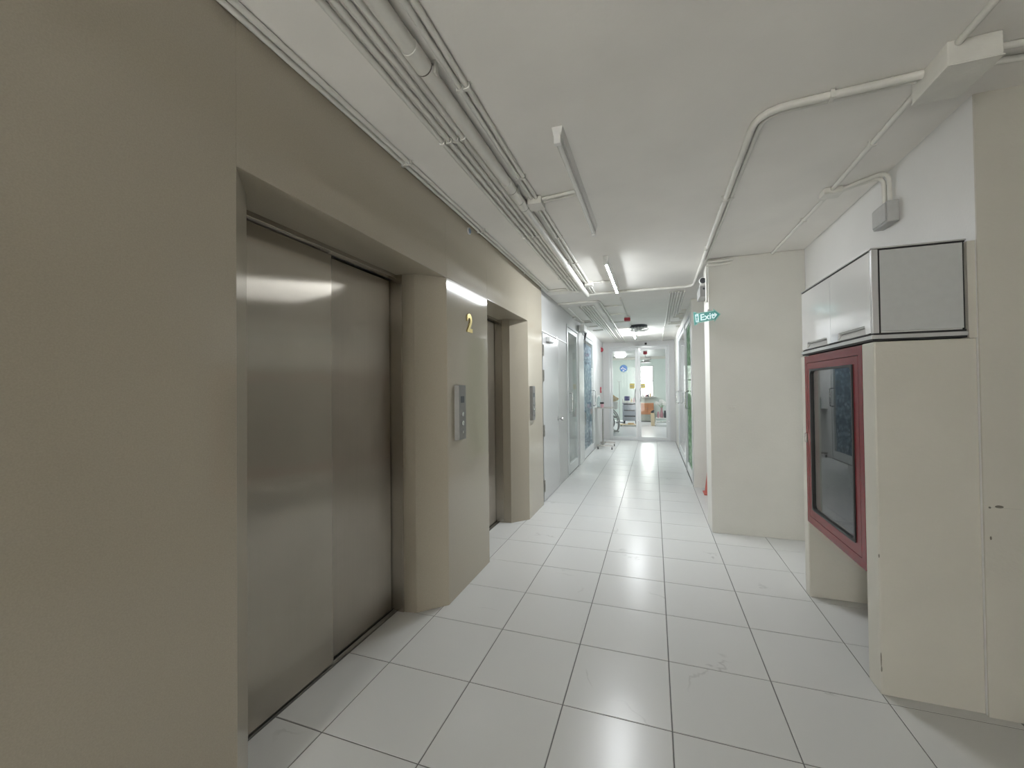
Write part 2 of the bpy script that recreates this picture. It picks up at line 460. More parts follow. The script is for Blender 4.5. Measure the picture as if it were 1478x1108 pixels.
def lift(name, y0, y1, ysplit, label):
    d = thing(name, label, 'lift door', (-.27, (y0+y1)/2, 0), kind='structure')
    obj('lift_frame', MB().box(-.30, -.20, y1-.004, y1+.03, 0, HEAD-.003, .002).box(-.30, -.235, y0, y1, 2.098, HEAD-.003, .002), M['steel'], d, uv='z')
    obj('sill', MB().box(-.325, -.252, y0, y1, 0, .006).box(-.275, -.268, y0, y1, .006, .008), M['dullsteel'], d)
    obj('door_panel', MB().box(-.276, -.258, y0, ysplit, .012, 2.090, .002), M['steel'], d, uv='z')
    obj('door_panel', MB().box(-.302, -.284, ysplit-.03, y1-.012, .012, 2.085, .002), M['steel_rear'], d, uv='z')
    obj('sill_groove', MB().box(-.2835, -.2765, ysplit, y1, .0062, .0075).box(-.2835, -.2765, y0, y1, 2.094, 2.0975), M['darkgap'], d)
    obj('panel_gap_shade', MB().box(-.2835, -.2770, ysplit-.006, ysplit+.004, .012, 2.088), M['darkgap'], d)  # dark strip painting the shade in the split between the panels
    obj('track_gap', MB().box(-.333, -.303, y0, y1, 0, 2.097), M['darkgap'], d)
    return d
lift('door_1', -.221, .880, .345, 'nearest lift doors, two brushed stainless steel panels in beige stone')
lift('door_2', 1.861, 2.688, 2.29, 'second lift doors, brushed steel sliver beyond the stone pillar with brass digit')

# white part of the left wall beyond the stone
wl = MB()
wl.box(-.25, .0, 3.50, 5.08, 0, ZC)
wl.box(-.25, .0, 5.08, 6.08, 2.42, ZC)
wl.box(-.25, .0, 6.08, 6.62, 0, ZC)
wl.box(-.25, .0, 6.62, 8.08, 2.48, ZC)
wl.box(-.25, .0, 8.08, 10.15, 0, ZC)
wall_white = struct('wall_corridor', wl, M['paint_bright'], 'white painted left wall with glass doors beyond the lifts', 'wall', at=(0, 6, 0))
struct('trim_1', MB().box(0, .02, 6.10, 6.60, 0, 2.42, .003), M['white'], 'white pilaster between the two left glass doors', 'pilaster')

# white flush door
d3 = thing('door_3', 'white flush side door with closer and hinges after the lift wall', 'door', (0, 4.0, 0), kind='structure')
obj('door_gap', MB().box(.0005, .0025, 3.545, 4.415, 0, 2.085), M['darkgap'], d3)
obj('door_leaf', MB().box(.0025, .014, 3.553, 4.407, .008, 2.078, .002), M['white'], d3)
for z in (1.865, 1.552, .875, .20):
    obj('hinge', MB().box(.002, .022, 3.535, 3.57, z-.07, z+.07).cyl((.022, 3.552, z-.07), (.022, 3.552, z+.07), .008), M['dullsteel'], d3)
kn = obj('door_knob', MB().lathe((.014, 4.345, .966), [(.03, 0), (.03, .006), (.012, .01), (.011, .04), (.024, .05), (.027, .065), (.02, .078), (.002, .08)], 16, 'x'), M['chrome'], d3, smooth=True)
cl = obj('door_closer', MB().box(.014, .062, 3.70, 3.95, 1.985, 2.045, .008), M['greyplastic'], d3)
obj('closer_arm', MB().box(.030, .042, 3.80, 4.22, 2.048, 2.056).box(.03, .042, 4.20, 4.22, 2.05, 2.10).cyl((.036, 3.82, 2.04), (.036, 3.82, 2.06), .012), M['chrome'], d3)
o = obj('cable_trunking', MB().box(.0, .010, 3.46, 5.06, 2.098, 2.112), M['whiteplastic'])
tag(o, 'thin white cable trunking running above the white side door', 'trunking')

# ------------------------------------------------------------------ glass doors (aluminium) in walls facing across the corridor
def hbar(mb, x, y, z0, z1, sx):
    """D shaped pull handle standing off in x"""
    mb.tube(bend([(x, y, z1), (x+sx*.055, y, z1), (x+sx*.055, y, z0), (x, y, z0)], .04, 5), .011, 10)
    return mb
def side_door(name, xw, sx, y0, y1, ztop, hy, hz0, hz1, glassmat, label, stile=.07):
    """leaf frame standing in plane x=xw, its visible face towards sx"""
    d = thing(name, label, 'glass door', (xw, (y0+y1)/2, 0), kind='structure')
    a, b = xw - sx*.05, xw + sx*.012
    fr = MB()
    fr.box(a, b, y0, y0+.035, 0, ztop).box(a, b, y1-.035, y1, 0, ztop).box(a, b, y0+.035, y1-.035, ztop-.035, ztop)
    obj('door_frame', fr, M['alu'], d)
    a2, b2 = xw - sx*.04, xw + sx*.004
    i0, i1 = y0+.042, y1-.042; zt = ztop-.042
    st = MB().box(a2, b2, i0, i0+stile, .012, zt, .002).box(a2, b2, i1-stile, i1, .012, zt, .002)
    st.box(a2, b2, i0+stile, i1-stile, zt-stile, zt, .002).box(a2, b2, i0+stile, i1-stile, .012, .16, .002)
    lf = obj('door_leaf', st, M['alu'], d)
    obj('glass_pane', MB().box(xw - sx*.010, xw - sx*.004, i0+stile, i1-stile, .16, zt-stile), glassmat, d)
    obj('pull_handle', hbar(MB(), xw + sx*.004, hy, hz0, hz1, sx), M['chrome'], d, smooth=True)
    obj('door_gap', MB().box(xw-sx*.03, xw-sx*.028, y0+.035, y0+.042, 0, zt).box(xw-sx*.03, xw-sx*.028, y1-.042, y1-.035, 0, zt), M['darkgap'], d)
    return d
side_door('door_4', -.0, 1, 5.085, 6.075, 2.415, 5.235, 1.02, 1.32, M['glass'], 'left glass door showing a pale room, next to the white side door')
side_door('door_5', -.0, 1, 6.625, 8.075, 2.475, 7.96, 1.00, 1.34, M['glass'], 'left glass door hung with the blue patterned curtain')
side_door('door_6', 1.81, -1, 4.985, 6.125, 2.46, 5.50, 1.06, 1.33, M['glass_matte'], 'right glass door hung with the green patterned curtain')
side_door('door_7', 1.81, -1, 6.245, 8.305, 2.48, 8.05, 1.06, 1.31, M['film'], 'right frosted glass door just before the end doors')

# pleated curtains hanging just behind the glass
def curtain(name, x, y0, y1, z0, z1, m, label):
    mb = MB(); n = 60; A = []; B = []; C2 = []; D2 = []
    for i in range(n+1):
        y = y0+(y1-y0)*i/n; dx = .007*math.sin(i*1.15)+.003*math.sin(i*2.9)
        A.append(mb.bm.verts.new((x+dx, y, z0))); B.append(mb.bm.verts.new((x+dx*.7, y, z1)))
        C2.append(mb.bm.verts.new((x+dx+.003, y, z0))); D2.append(mb.bm.verts.new((x+dx*.7+.003, y, z1)))
    for i in range(n):
        mb.bm.faces.new((A[i], A[i+1], B[i+1], B[i])); mb.bm.faces.new((C2[i+1], C2[i], D2[i], D2[i+1]))
        mb.bm.faces.new((A[i+1], A[i], C2[i], C2[i+1])); mb.bm.faces.new((B[i], B[i+1], D2[i+1], D2[i]))
    mb.bm.faces.new((A[0], B[0], D2[0], C2[0])); mb.bm.faces.new((A[n], C2[n], D2[n], B[n]))
    t = thing(name, label, 'curtain', (x, (y0+y1)/2, z0))
    obj('cloth', mb, m, t, smooth=True)
    obj('curtain_rod', MB().cyl((x, y0, z1+.012), (x, y1, z1+.012), .009), M['chrome'], t)
    return t
curtain('curtain', -.028, 6.745, 7.955, .165, 2.30, M['curtain_blue'], 'blue patterned curtain behind the second left glass door')
curtain('curtain', 1.830, 5.105, 6.005, .165, 2.34, M['curtain_green'], 'green patterned curtain behind the right glass door')

o = obj('junction_box', MB().box(.02, .12, 6.12, 6.40, 2.43, 2.55, .006), M['whiteplastic'])
tag(o, 'white box high on the pilaster between the left glass doors', 'box')
o = thing('curtain_bracket', 'small dark bracket hanging above the blue curtain door', 'bracket', (.03, 6.86, 2.38))
obj('wedge', MB().prism([(.0, 6.83, 2.50), (.055, 6.83, 2.50), (.02, 6.83, 2.36), (.0, 6.83, 2.36)], (0, .05, 0)), M['charcoal'], o)
obj('cord', MB().cyl((.016, 6.85, 2.36), (.016, 6.85, 2.22), .005, n=6).cyl((.016, 6.875, 2.36), (.016, 6.875, 2.20), .004, n=6), M['charcoal'], o)

# ------------------------------------------------------------------ right side
wr = MB()
wr.box(1.81, 2.06, 4.88, 4.98, 0, ZC)
wr.box(1.81, 2.06, 4.98, 6.13, 2.465, ZC)
wr.box(1.81, 2.06, 6.13, 6.24, 0, ZC)
wr.box(1.81, 2.06, 6.24, 8.31, 2.485, ZC)
wr.box(1.81, 2.06, 8.31, 10.15, 0, ZC)
wr.box(2.06, 3.6, 4.88, 4.98, 0, ZC)
struct('wall_right', wr, M['paint'], 'white right corridor wall with green curtain and frosted doors', 'wall', at=(1.9, 7, 0))
struct('wall_column', MB().box(1.807, 2.6, 3.0, 3.36, 0, ZC, .004), M['paint'], 'broad square column behind the green exit sign', 'column')
struct('wall_side', MB().box(2.6, 2.9, .9455, 3.36, 0, ZC), M['paint_upper'], 'white recessed wall above the wall cabinet', 'wall')
struct('wall_lobby', MB().box(2.6, 4.75, .938, .945, 0, ZC).box(2.9, 4.75, .945, 1.07, 0, ZC).box(4.6, 4.75, -2.2, .938, 0, ZC), M['paint_beige_shaded'], 'plain beige wall at the right edge, beside the wall cabinet', 'wall')  # the unseen return is added to block world light from the stone's reflections
struct('wall_passage_blocker', MB().box(4.6, 4.75, 1.07, 4.98, 0, ZC).box(3.6, 4.6, 4.88, 4.98, 0, ZC), M['paint_beige_shaded'], 'unseen wall added to stop light leaking through the side passage', 'wall')  # out of view, added to keep world light out of the passage
struct('wall_rear_baffle', MB().box(1.8, 4.75, -2.35, -2.2, 0, ZC).box(1.8, 1.95, -4.2, -2.35, 0, ZC).box(.75, 1.8, -4.2, -4.05, 0, ZC), M['lobby'], 'unseen walls added behind the viewpoint to narrow the light opening', 'wall')  # added out of view, shaped to limit light coming from behind the camera
p1 = struct('wall_pier', MB().box(2.244, 2.5995, .952, 1.068, 0, 1.585, .006).box(2.573, 2.5995, .950, 1.06, 1.585, 2.0), M['paint_beige_shaded'], 'near painted pier under the grey cabinet side, right of red hose cabinet', 'pier', at=(2.42, 1.0, 0))
struct('wall_niche', MB().box(2.25, 2.6, 1.868, 1.945, 0, 1.585, .006), M['paint_beige_shaded'], 'far slim painted pier left of the red hose cabinet', 'pier')
obj('chip', MB().ball((2.2458, .9535, .155), .0022, .002, .035, 2).ball((2.2466, .9530, .115), .003, .002, .014, 1), M['dirt'], p1)
obj('chip', MB().ball((2.2462, .953, .62), .0022, .002, .009, 2), M['dirt'], p1)
o = thing('wall_mark', 'dark scuff marks on the beige wall at right edge', 'mark', (2.648, .938, .74))
for c, r in (((2.648, .937, .877), (.014, .003, .006)), ((2.618, .937, .872), (.004, .003, .004)), ((2.619, .937, .745), (.003, .003, .008))):
    obj('scuff', MB().ball(c, *r, 2), M['dirt'], o)
obj('scratch', MB().box(2.615, 2.72, .9375, .9385, .8718, .8724), M['greywood'], o)

# red fire hose cabinet
hc = thing('fire_hose_cabinet', 'red fire hose cabinet with dark glazed door between two piers', 'cabinet', (2.40, 1.467, .50))
Y0, Y1, Z0, Z1 = 1.072, 1.864, .50, 1.582
obj('cabinet_body', MB().box(2.30, 2.55, Y0, Y1, Z0, Z0+.02).box(2.30, 2.55, Y0, Y1, Z1-.02, Z1).box(2.30, 2.55, Y0, Y0+.02, Z0+.02, Z1-.02)
    .box(2.30, 2.55, Y1-.02, Y1, Z0+.02, Z1-.02).box(2.53, 2.55, Y0+.02, Y1-.02, Z0+.02, Z1-.02), M['hosebox'], hc)
def ring_x(mb, x0, x1, o, i, r=0., n=5):
    """rectangular ring in the yz plane; o/i=(y0,y1,z0,z1); inner corners rounded by r"""
    def loop(b, rr):
        y0, y1, z0, z1 = b; out = []
        for cy, cz, a0 in ((y1-rr, z1-rr, 0), (y0+rr, z1-rr, PI/2), (y0+rr, z0+rr, PI), (y1-rr, z0+rr, 1.5*PI)):
            for k in range(n+1):
                a = a0+k/n*PI/2; out.append((cy+rr*math.cos(a), cz+rr*math.sin(a)))
        return out
    O = loop(o, max(r*.2, .0015)); I = loop(i, max(r, .001)); m = len(O)
    V = [[mb.bm.verts.new((x, y, z)) for y, z in L] for x, L in ((x0, O), (x1, O), (x0, I), (x1, I))]
    for k in range(m):
        q = (k+1) % m
        mb.bm.faces.new((V[0][k], V[0][q], V[2][q], V[2][k])); mb.bm.faces.new((V[1][q], V[1][k], V[3][k], V[3][q]))
        mb.bm.faces.new((V[0][q], V[0][k], V[1][k], V[1][q])); mb.bm.faces.new((V[2][k], V[2][q], V[3][q], V[3][k]))
    return mb
obj('outer_frame', ring_x(MB(), 2.246, 2.30, (Y0, Y1, Z0, Z1), (Y0+.042, Y1-.042, Z0+.045, Z1-.045)), M['red'], hc)
dr = obj('door', ring_x(MB(), 2.246, 2.285, (Y0+.045, Y1-.045, Z0+.048, Z1-.048), (1.172, 1.760, .602, 1.492), .03), M['red'], hc)
obj('gasket', ring_x(MB(), 2.240, 2.262, (1.170, 1.762, .600, 1.494), (1.182, 1.750, .612, 1.482), .028), M['black'], dr)
obj('glass_pane', MB().box(2.250, 2.254, 1.180, 1.752, .610, 1.484), M['hoseglass'], dr)
obj('latch', MB().box(2.232, 2.246, 1.836, 1.852, 1.02, 1.08, .003), M['dullsteel'], hc)
hr = thing('hose_reel', 'dark coiled fire hose reel inside the red cabinet', 'hose reel', (2.47, 1.47, .90))
obj('drum', MB().lathe((2.40, 1.47, .90), [(.20, 0), (.20, .008), (.06, .01), (.06, .11), (.20, .112), (.20, .12)], 24, 'x'), M['charcoal'], hr, smooth=True)
cs = []
for k in range(120):
    a = k*.42; cs.append((2.415+.09*(k/120), 1.47+(.10+.05*((k//30) % 2))*math.cos(a), .90+(.10+.05*((k//30) % 2))*math.sin(a)))
obj('hose', MB().tube(cs, .014, 6), M['charcoal'], hr, smooth=True)

# white wall cabinet with two doors
wc = thing('wall_cabinet', 'white two-door wall cabinet with grey side above red hose cabinet', 'cabinet', (2.41, 1.415, 1.597))
CY0, CY1, CZ0, CZ1 = .952, 1.885, 1.597, 2.012
obj('carcass', MB().box(2.262, 2.570, CY0+.012, CY1, CZ0+.028, CZ1-.012), M['whiteplastic'], wc)
obj('side_panel', MB().box(2.272, 2.560, CY0+.002, CY0+.012, CZ0+.034, CZ1-.014), M['greylam'], wc)
obj('corner_post', MB().box(2.242, 2.266, CY0, CY0+.020, CZ0+.026, CZ1-.008, .002), M['white'], wc)
obj('bottom_rail', MB().box(2.236, 2.572, CY0-.002, CY1, CZ0, CZ0+.018, .002), M['white'], wc)
obj('top_rail', MB().box(2.238, 2.572, CY0-.001, CY1, CZ1-.006, CZ1, .001), M['white'], wc)
obj('edge_seal', MB().box(2.246, 2.568, CY0+.002, CY1, CZ0+.018, CZ0+.027).box(2.246, 2.568, CY0+.002, CY1, CZ1-.012, CZ1-.006).box(2.266, 2.272, CY0+.001, CY0+.012, CZ0+.027, CZ1-.012)
    .box(2.560, 2.564, CY0+.001, CY0+.012, CZ0+.027, CZ1-.012).box(2.242, 2.570, CY0+.002, CY1, CZ0-.008, CZ0), M['darkgap'], wc)
for (a, b) in ((CY0+.022, 1.420), (1.423, CY1)):
    g0, g1 = a+.055, b-.10
    zb, zt, zg = CZ0+.029, CZ1-.014, CZ0+.070
    o1 = [(a, zb), (g0-.012, zb), (g0, zg), (g1, zg), (g1+.012, zb), (b, zb), (b, zt), (a, zt)]
    dd = obj('cabinet_door', MB().prism([(2.242, y, z) for y, z in o1], (.018, 0, 0)), M['gloss'], wc)
    obj('grip', MB().prism([(2.244, g0-.012, zb), (2.2588, g0, zg-.006), (2.2588, g1, zg-.006), (2.244, g1+.012, zb)], (.003, 0, .0))
        , M['white'], dd)
    obj('grip_lip', MB().box(2.247, 2.2605, g0-.004, g1+.004, zg-.007, zg), M['greyplastic'], dd)

# switch box with drop conduits on the white wall
sb = thing('switch_box', 'white surface switch box with two conduits high on recessed wall', 'switch box', (2.575, 1.58, 2.30))
obj('box_body', MB().box(2.545, 2.6, 1.50, 1.665, 2.30, 2.42, .006), M['greyplastic'], sb)
obj('cover_plate', MB().box(2.539, 2.545, 1.51, 1.655, 2.31, 2.41, .002), M['greyplastic'], sb)

# ------------------------------------------------------------------ end wall, double glass door
we = MB()
we.box(-.25, .15, 10.0, 10.15, 0, ZC).box(1.69, 2.06, 10.0, 10.15, 0, ZC).box(.15, 1.69, 10.0, 10.15, 2.50, ZC)
struct('wall_end', we, M['paint_bright'], 'white wall around the double glass doors at corridor end', 'wall', at=(.9, 10, 0))
d8 = thing('door_8', 'double glass doors with white frames at the corridor end', 'glass door', (.92, 10.02, 0), kind='structure')
ef = MB().box(.15, .185, 9.985, 10.10, 0, 2.50).box(1.655, 1.69, 9.985, 10.10, 0, 2.50).box(.185, 1.655, 9.985, 10.10, 2.465, 2.50)
obj('door_frame', ef, M['alu'], d8)
obj('threshold', MB().box(.15, 1.69, 9.97, 10.12, .0, .012, .002), M['alu'], d8)
for (a, b, hx, s) in ((.190, .899, .84, 1), (.905, 1.650, .955, -1)):
    st = MB().box(a, a+.062, 10.0, 10.045, .016, 2.458, .003).box(b-.062, b, 10.0, 10.045, .016, 2.458, .003)
    st.box(a+.062, b-.062, 10.0, 10.045, 2.385, 2.458, .003).box(a+.062, b-.062, 10.0, 10.045, .016, .095, .003)
    lf = obj('door_leaf', st, M['alu'], d8)
    obj('glass_pane', MB().box(a+.062, b-.062, 10.02, 10.026, .095, 2.385), M['glass_low'], lf)
    hb = MB().tube(bend([(hx+s*.01, 10.0, 1.35), (hx, 9.945, 1.35), (hx-s*.022, 9.935, 1.19), (hx, 9.945, 1.03), (hx+s*.01, 10.0, 1.03)], .05, 5), .012, 10)
    obj('pull_handle', hb, M['chrome'], lf, smooth=True)
for (a, b, lab) in ((.690, .812, 'yellow notice plate on the left end glass door'), (.975, 1.085, 'yellow notice plate on the right end glass door')):
    t = thing('notice_plate', lab, 'plate', ((a+b)/2, 10.015, 1.375))
    obj('plate', MB().box(a, b, 10.010, 10.0195, 1.375, 1.505, .002), M['yellow'], t)
    w = b-a
    obj('printed_mark', MB().box(a+w*.15, a+w*.42, 10.008, 10.010, 1.42, 1.46).box(a+w*.55, a+w*.85, 10.008, 10.010, 1.43, 1.45), M['greywood'], t)
o = thing('dome_camera', 'small black camera above the end glass doors', 'camera', (1.112, 9.98, 2.515))
obj('base', MB().box(1.085, 1.14, 9.985, 10.0, 2.52, 2.575, .003), M['black'], o)
obj('lens', MB().ball((1.112, 9.978, 2.547), .026, .022, .026), M['black'], o, smooth=True)
o = thing('door_holder', 'small grey catch plate above end door centre', 'catch', (.90, 9.985, 2.505))
obj('catch', MB().box(.85, .96, 9.975, 9.99, 2.505, 2.53, .002), M['greyplastic'], o)
obj('catch_screw', MB().lathe((.90, 9.975, 2.517), [(.006, 0), (.006, -.003)], 8, 'y'), M['chrome'], o)
o = thing('fire_bell', 'dark red alarm sounder high on left wall near corridor end', 'alarm', (.03, 9.62, 2.34))
obj('bell_base', MB().box(0, .02, 9.56, 9.68, 2.34, 2.46, .004), M['redplastic'], o)
obj('bell_dome', MB().lathe((.02, 9.62, 2.40), [(.055, 0), (.05, .02), (.03, .035), (.003, .04)], 16, 'x'), M['redplastic'], o, smooth=True)
o = thing('call_point', 'narrow red call point on left wall below the alarm', 'call point', (.01, 9.35, 1.27))
obj('case', MB().box(0, .025, 9.31, 9.39, 1.27, 1.42, .004), M['redplastic'], o)
obj('call_button', MB().box(.025, .029, 9.33, 9.37, 1.32, 1.37), M['whiteplastic'], o)

# ------------------------------------------------------------------ lift call panels, number, plate
def call_panel(y, label):
    t = thing('call_station', label, 'call panel', (.03, y, 1.05), 'lift call panels')
    obj('face_plate', MB().prism([(.03, y-.062, 1.05), (.06, y-.052, 1.05), (.06, y+.052, 1.05), (.03, y+.062, 1.05)], (0, 0, .37)), M['panelsteel'], t)
    for z in (1.16, 1.22):
        obj('call_button', MB().lathe((.06, y, z), [(.016, 0), (.016, .003), (.010, .0045)], 14, 'x'), M['chrome'], t)
    obj('floor_display', MB().box(.0595, .0615, y-.025, y+.025, 1.30, 1.345), M['charcoal'], t)
    obj('key_switch', MB().lathe((.06, y, 1.10), [(.008, 0), (.008, .003)], 10, 'x'), M['chrome'], t)
    return t
call_panel(1.205, 'steel lift call panel on stone pillar between the two lifts')
call_panel(2.975, 'steel lift call panel on stone beyond the second lift')
o = obj('floor_number', MB().text('2', .178, .004, (.0345, 1.342, 1.812), (0, 1, 0), (0, 0, 1), .006), M['brass'])
tag(o, 'brass floor number 2 on the stone pillar between lifts', 'number')
o = thing('round_sensor', 'small round blue-grey disc high on stone above the pillar', 'sensor', (.03, 1.395, 2.53))
obj('ring', MB().lathe((.03, 1.395, 2.553), [(.026, 0), (.026, .008), (.018, .010)], 18, 'x'), M['greyplastic'], o, smooth=True)
obj('disc', MB().lathe((.038, 1.395, 2.553), [(.019, 0), (.019, .004)], 16, 'x'), mat('blue_grey_lens', (.10, .16, .26), .3, noise=.05), o)

# ------------------------------------------------------------------ lamps
def batten(y0, y1, x, lit, label, m='tube_on'):
    t = thing('fluorescent_lamp', label, 'lamp', (x, (y0+y1)/2, ZC), 'ceiling fluorescent battens')
    obj('housing', MB().prism([(x-.026, y0, ZC), (x+.026, y0, ZC), (x+.018, y0, ZC-.042), (x-.018, y0, ZC-.042)], (0, y1-y0, 0)), M['whiteplastic'], t)
    for ya, yb in ((y0-.004, y0+.022), (y1-.022, y1+.004)):
        obj('lamp_holder', MB().box(x-.016, x+.016, ya, yb, ZC-.082, ZC-.030, .003), M['whiteplastic'], t)
    tb = obj('tube', MB().cyl((x, y0+.023, ZC-.062), (x, y1-.023, ZC-.062), .0135, n=16), M['tube_off'], t, smooth=True)
    if lit:                       # upper faces left unlit to weaken the halo on the ceiling
        tb.data.materials.append(M[m])
        for p in tb.data.polygons:
            if abs(p.normal.y) < .5 and p.normal.z < (-.6 if y0 < 5 else .3): p.material_index = 1
    return t
batten(.54, 1.79, .888, False, 'unlit fluorescent batten on the ceiling nearest the camera')
batten(2.54, 3.80, .893, True, 'lit fluorescent batten on the ceiling past the second lift')
batten(7.42, 8.66, .90, True, 'lit fluorescent batten on the ceiling before the end doors', 'tube_dim')

# ------------------------------------------------------------------ ceiling conduits
def clips(t, mb, x, ys, r, z):
    for y in ys: mb.box(x-r-.012, x+r+.012, y-.012, y+.012, z+r*.2, z+r+.001)
def conduit(label, pts, r=.0115, group='slim white conduits on the ceiling', rad=.05, ys=(), name='conduit', n=10):
    t = thing(name, label, 'conduit', pts[0], group)
    obj('pipe', MB().tube(bend(pts, rad), r, n), M['pipe'], t, smooth=True)
    if ys:
        for (x, y, ax) in ys:
            w = r+.0025; l = .008
            hx, hy = (w+.006, l) if ax == 'x' else (l, w+.006)
            kx, ky = (w, l) if ax == 'x' else (l, w)
            obj('clip', MB().box(x-hx, x+hx, y-hy, y+hy, ZC-.0025, ZC-.0005).box(x-kx, x+kx, y-ky, y+ky, pts[0][2]-r-.003, ZC-.0025), M['pipe'], t)
    return t
zp = ZC-.0125
NB = -3.9
# two next to the lift wall
conduit('slim conduit tight against the lift wall at ceiling', [(.046, NB, zp), (.046, 3.655, zp)], ys=[(.046, y, 'x') for y in (.55, 1.55, 2.75)])
conduit('slim conduit second from the lift wall, turning at its far end', [(.078, NB, zp), (.078, 3.62, zp), (.30, 3.62, zp)], ys=[(.078, y, 'x') for y in (.55, 1.55, 2.75)])
# four parallel ones that turn to the left wall
nm = ['first', 'second', 'third', 'fourth']
for k in range(4):
    x = .333+.0375*k; y = 3.70+.040*k
    conduit('%s of four parallel slim conduits beside the large pipe, counted from lift wall' % nm[k],
            [(x, NB, zp), (x, y, zp), (.034, y, zp)], .012, ys=[(x, yy, 'x') for yy in (-.9, .45, 1.8, 3.1)])
# large pipe
bp = thing('large_pipe', 'thick white plastic pipe along the ceiling with joint collars', 'pipe', (.505, 0, ZC-.045))
obj('pipe', MB().cyl((.512, NB, ZC-.037), (.512, 3.92, ZC-.037), .030, n=18), M['pipe'], bp, smooth=True)
for y in (-.07, .92, 1.17, 2.45, 3.40):
    obj('collar', MB().lathe((.512, y-.05, ZC-.037), [(.0305, 0), (.0325, .002), (.0325, .098), (.0305, .10)], 18, 'y'), M['pipe'], bp, smooth=True)
    obj('seam', MB().lathe((.512, y+.051, ZC-.037), [(.0312, 0), (.0312, .004)], 18, 'y'), M['dirt'], bp, smooth=True)
    obj('hanger', MB().box(.46, .55, y+.07, y+.09, ZC-.014, ZC-.001).box(.54, .55, y+.07, y+.09, ZC-.05, ZC-.012), M['pipe'], bp)
# two on the right of the large pipe, through two junction boxes
for k, (x, lab) in enumerate(((.577, 'slim conduit right beside the thick pipe'), (.607, 'rightmost slim conduit of the near ceiling run, feeding the battens'))):
    conduit(lab, [(x, NB, zp), (x, 3.93, zp)], .0115, ys=[(x, yy, 'x') for yy in (-.5, .15, .9, 1.9, 2.6)])
def jbox(x0, x1, y0, y1, h, label, cat='junction box'):
    t = thing('junction_box', label, cat, ((x0+x1)/2, (y0+y1)/2, ZC-h), 'ceiling junction boxes')
    obj('box_body', MB().box(x0, x1, y0, y1, ZC-h+.006, ZC-.0005, .004), M['pipe'], t)
    obj('box_lid', MB().box(x0-.002, x1+.002, y0-.002, y1+.002, ZC-h, ZC-h+.006, .002), M['pipe'], t)
    return t
jbox(.548, .640, 1.17, 1.28, .050, 'ceiling junction box feeding the unlit batten')
jbox(.560, .650, 3.40, 3.49, .045, 'ceiling junction box feeding the lit batten past the lifts')
conduit('short conduit from junction box to unlit batten, nearer one', [(.64, 1.205, zp), (.862, 1.175, zp)], .0105)
conduit('short conduit from junction box to unlit batten, farther one', [(.64, 1.245, zp), (.862, 1.215, zp)], .0105)
conduit('short conduit from junction box to the lit batten past the lifts', [(.65, 3.43, zp), (.862, 3.43, zp)], .0105, ys=[(.76, 3.43, 'y')])
# transverse pipe and right run round to the big box
conduit('thick conduit crossing the ceiling, bending along the right side to the big box',
        [(.52, 3.98, ZC-.017), (1.765, 4.02, ZC-.017), (1.752, .725, ZC-.017), (2.312, .695, ZC-.017)], .016, rad=.13,
        ys=[(1.2, 4.0, 'y'), (1.757, 2.6, 'x'), (1.754, 1.6, 'x'), (2.02, .711, 'y')], n=12)
conduit('slim conduit beside the thick one, from the column corner to the big box',
        [(1.792, 2.96, zp), (1.787, .765, zp), (2.312, .735, zp)], .0115, rad=.10, ys=[(1.788, 1.6, 'x')])
bb = jbox(2.315, 2.467, .555, .775, .09, 'large square pull box on the ceiling at upper right corner')
conduit('conduit from big box along ceiling to small junction box over the switch', [(2.355, .775, zp), (2.365, 1.70, zp)], .0125, ys=[(2.36, 1.2, 'x')])
conduit('conduit from small junction box to the column top', [(2.37, 1.79, zp), (2.345, 2.985, zp)], .0125, ys=[(2.36, 2.2, 'x')])
conduit('conduit leaving the big box towards the camera', [(2.345, .553, zp), (2.345, -2.15, zp)], .0125, ys=[(2.345, .2, 'x'), (2.345, -.6, 'x')])
conduit('conduit leaving the big box to the right, farther one', [(2.47, .71, zp), (4.2, .88, zp)], .0125)
conduit('conduit leaving the big box to the right, nearer one', [(2.47, .63, zp), (4.2, .75, zp)], .0125)
jbox(2.32, 2.42, 1.70, 1.79, .040, 'small ceiling junction box above the wall cabinet switch')
conduit('drop conduit from small junction box down to the switch box, left one', [(2.42, 1.755, zp), (2.583, 1.62, zp), (2.583, 1.61, 2.42)], .0115, rad=.06, ys=())
conduit('drop conduit from small junction box down to the switch box, right one', [(2.42, 1.725, zp), (2.583, 1.56, zp), (2.583, 1.555, 2.42)], .0115, rad=.06, ys=())
# beyond the transverse pipe
conduit('conduit crossing from left wall then bending away along the far ceiling, outer one', [(.005, 4.455, zp), (.600, 4.455, zp), (.600, 9.98, zp)], .013, rad=.09, ys=[(.600, y, 'x') for y in (5.3, 6.2, 7.1, 8.0)])
conduit('conduit crossing from left wall then bending away along the far ceiling, inner one', [(.005, 4.50, zp), (.560, 4.50, zp), (.560, 9.98, zp)], .013, rad=.08, ys=[(.560, y, 'x') for y in (5.3, 6.2, 7.1, 8.0)])
conduit('conduit along the middle of the far ceiling to the round fan', [(.885, 4.40, zp), (.885, 7.15, zp)], .013)
for y, lab in ((4.91, 'first short cross conduit of the far ceiling, nearest the lifts'), (5.63, 'second short cross conduit of the far ceiling, before the red detector'),
               (6.46, 'third short cross conduit of the far ceiling, past the red detector'), (7.30, 'fourth short cross conduit of the far ceiling, beside the round fan')):
    conduit(lab, [(.614, y, zp), (.871, y-.01, zp)], .010)
nm6 = ['first', 'second', 'third', 'fourth', 'fifth', 'sixth']
for k in range(6):
    x = .25+.042*k; y = 6.30+.55*k if k < 3 else 9.9
    pts = [(x, 4.78, zp), (x, y, zp)]
    if k < 3: pts.append((.10, y, zp))
    conduit('%s of six slim conduits over the left glass doors, counted from left wall' % nm6[k], pts, .012)
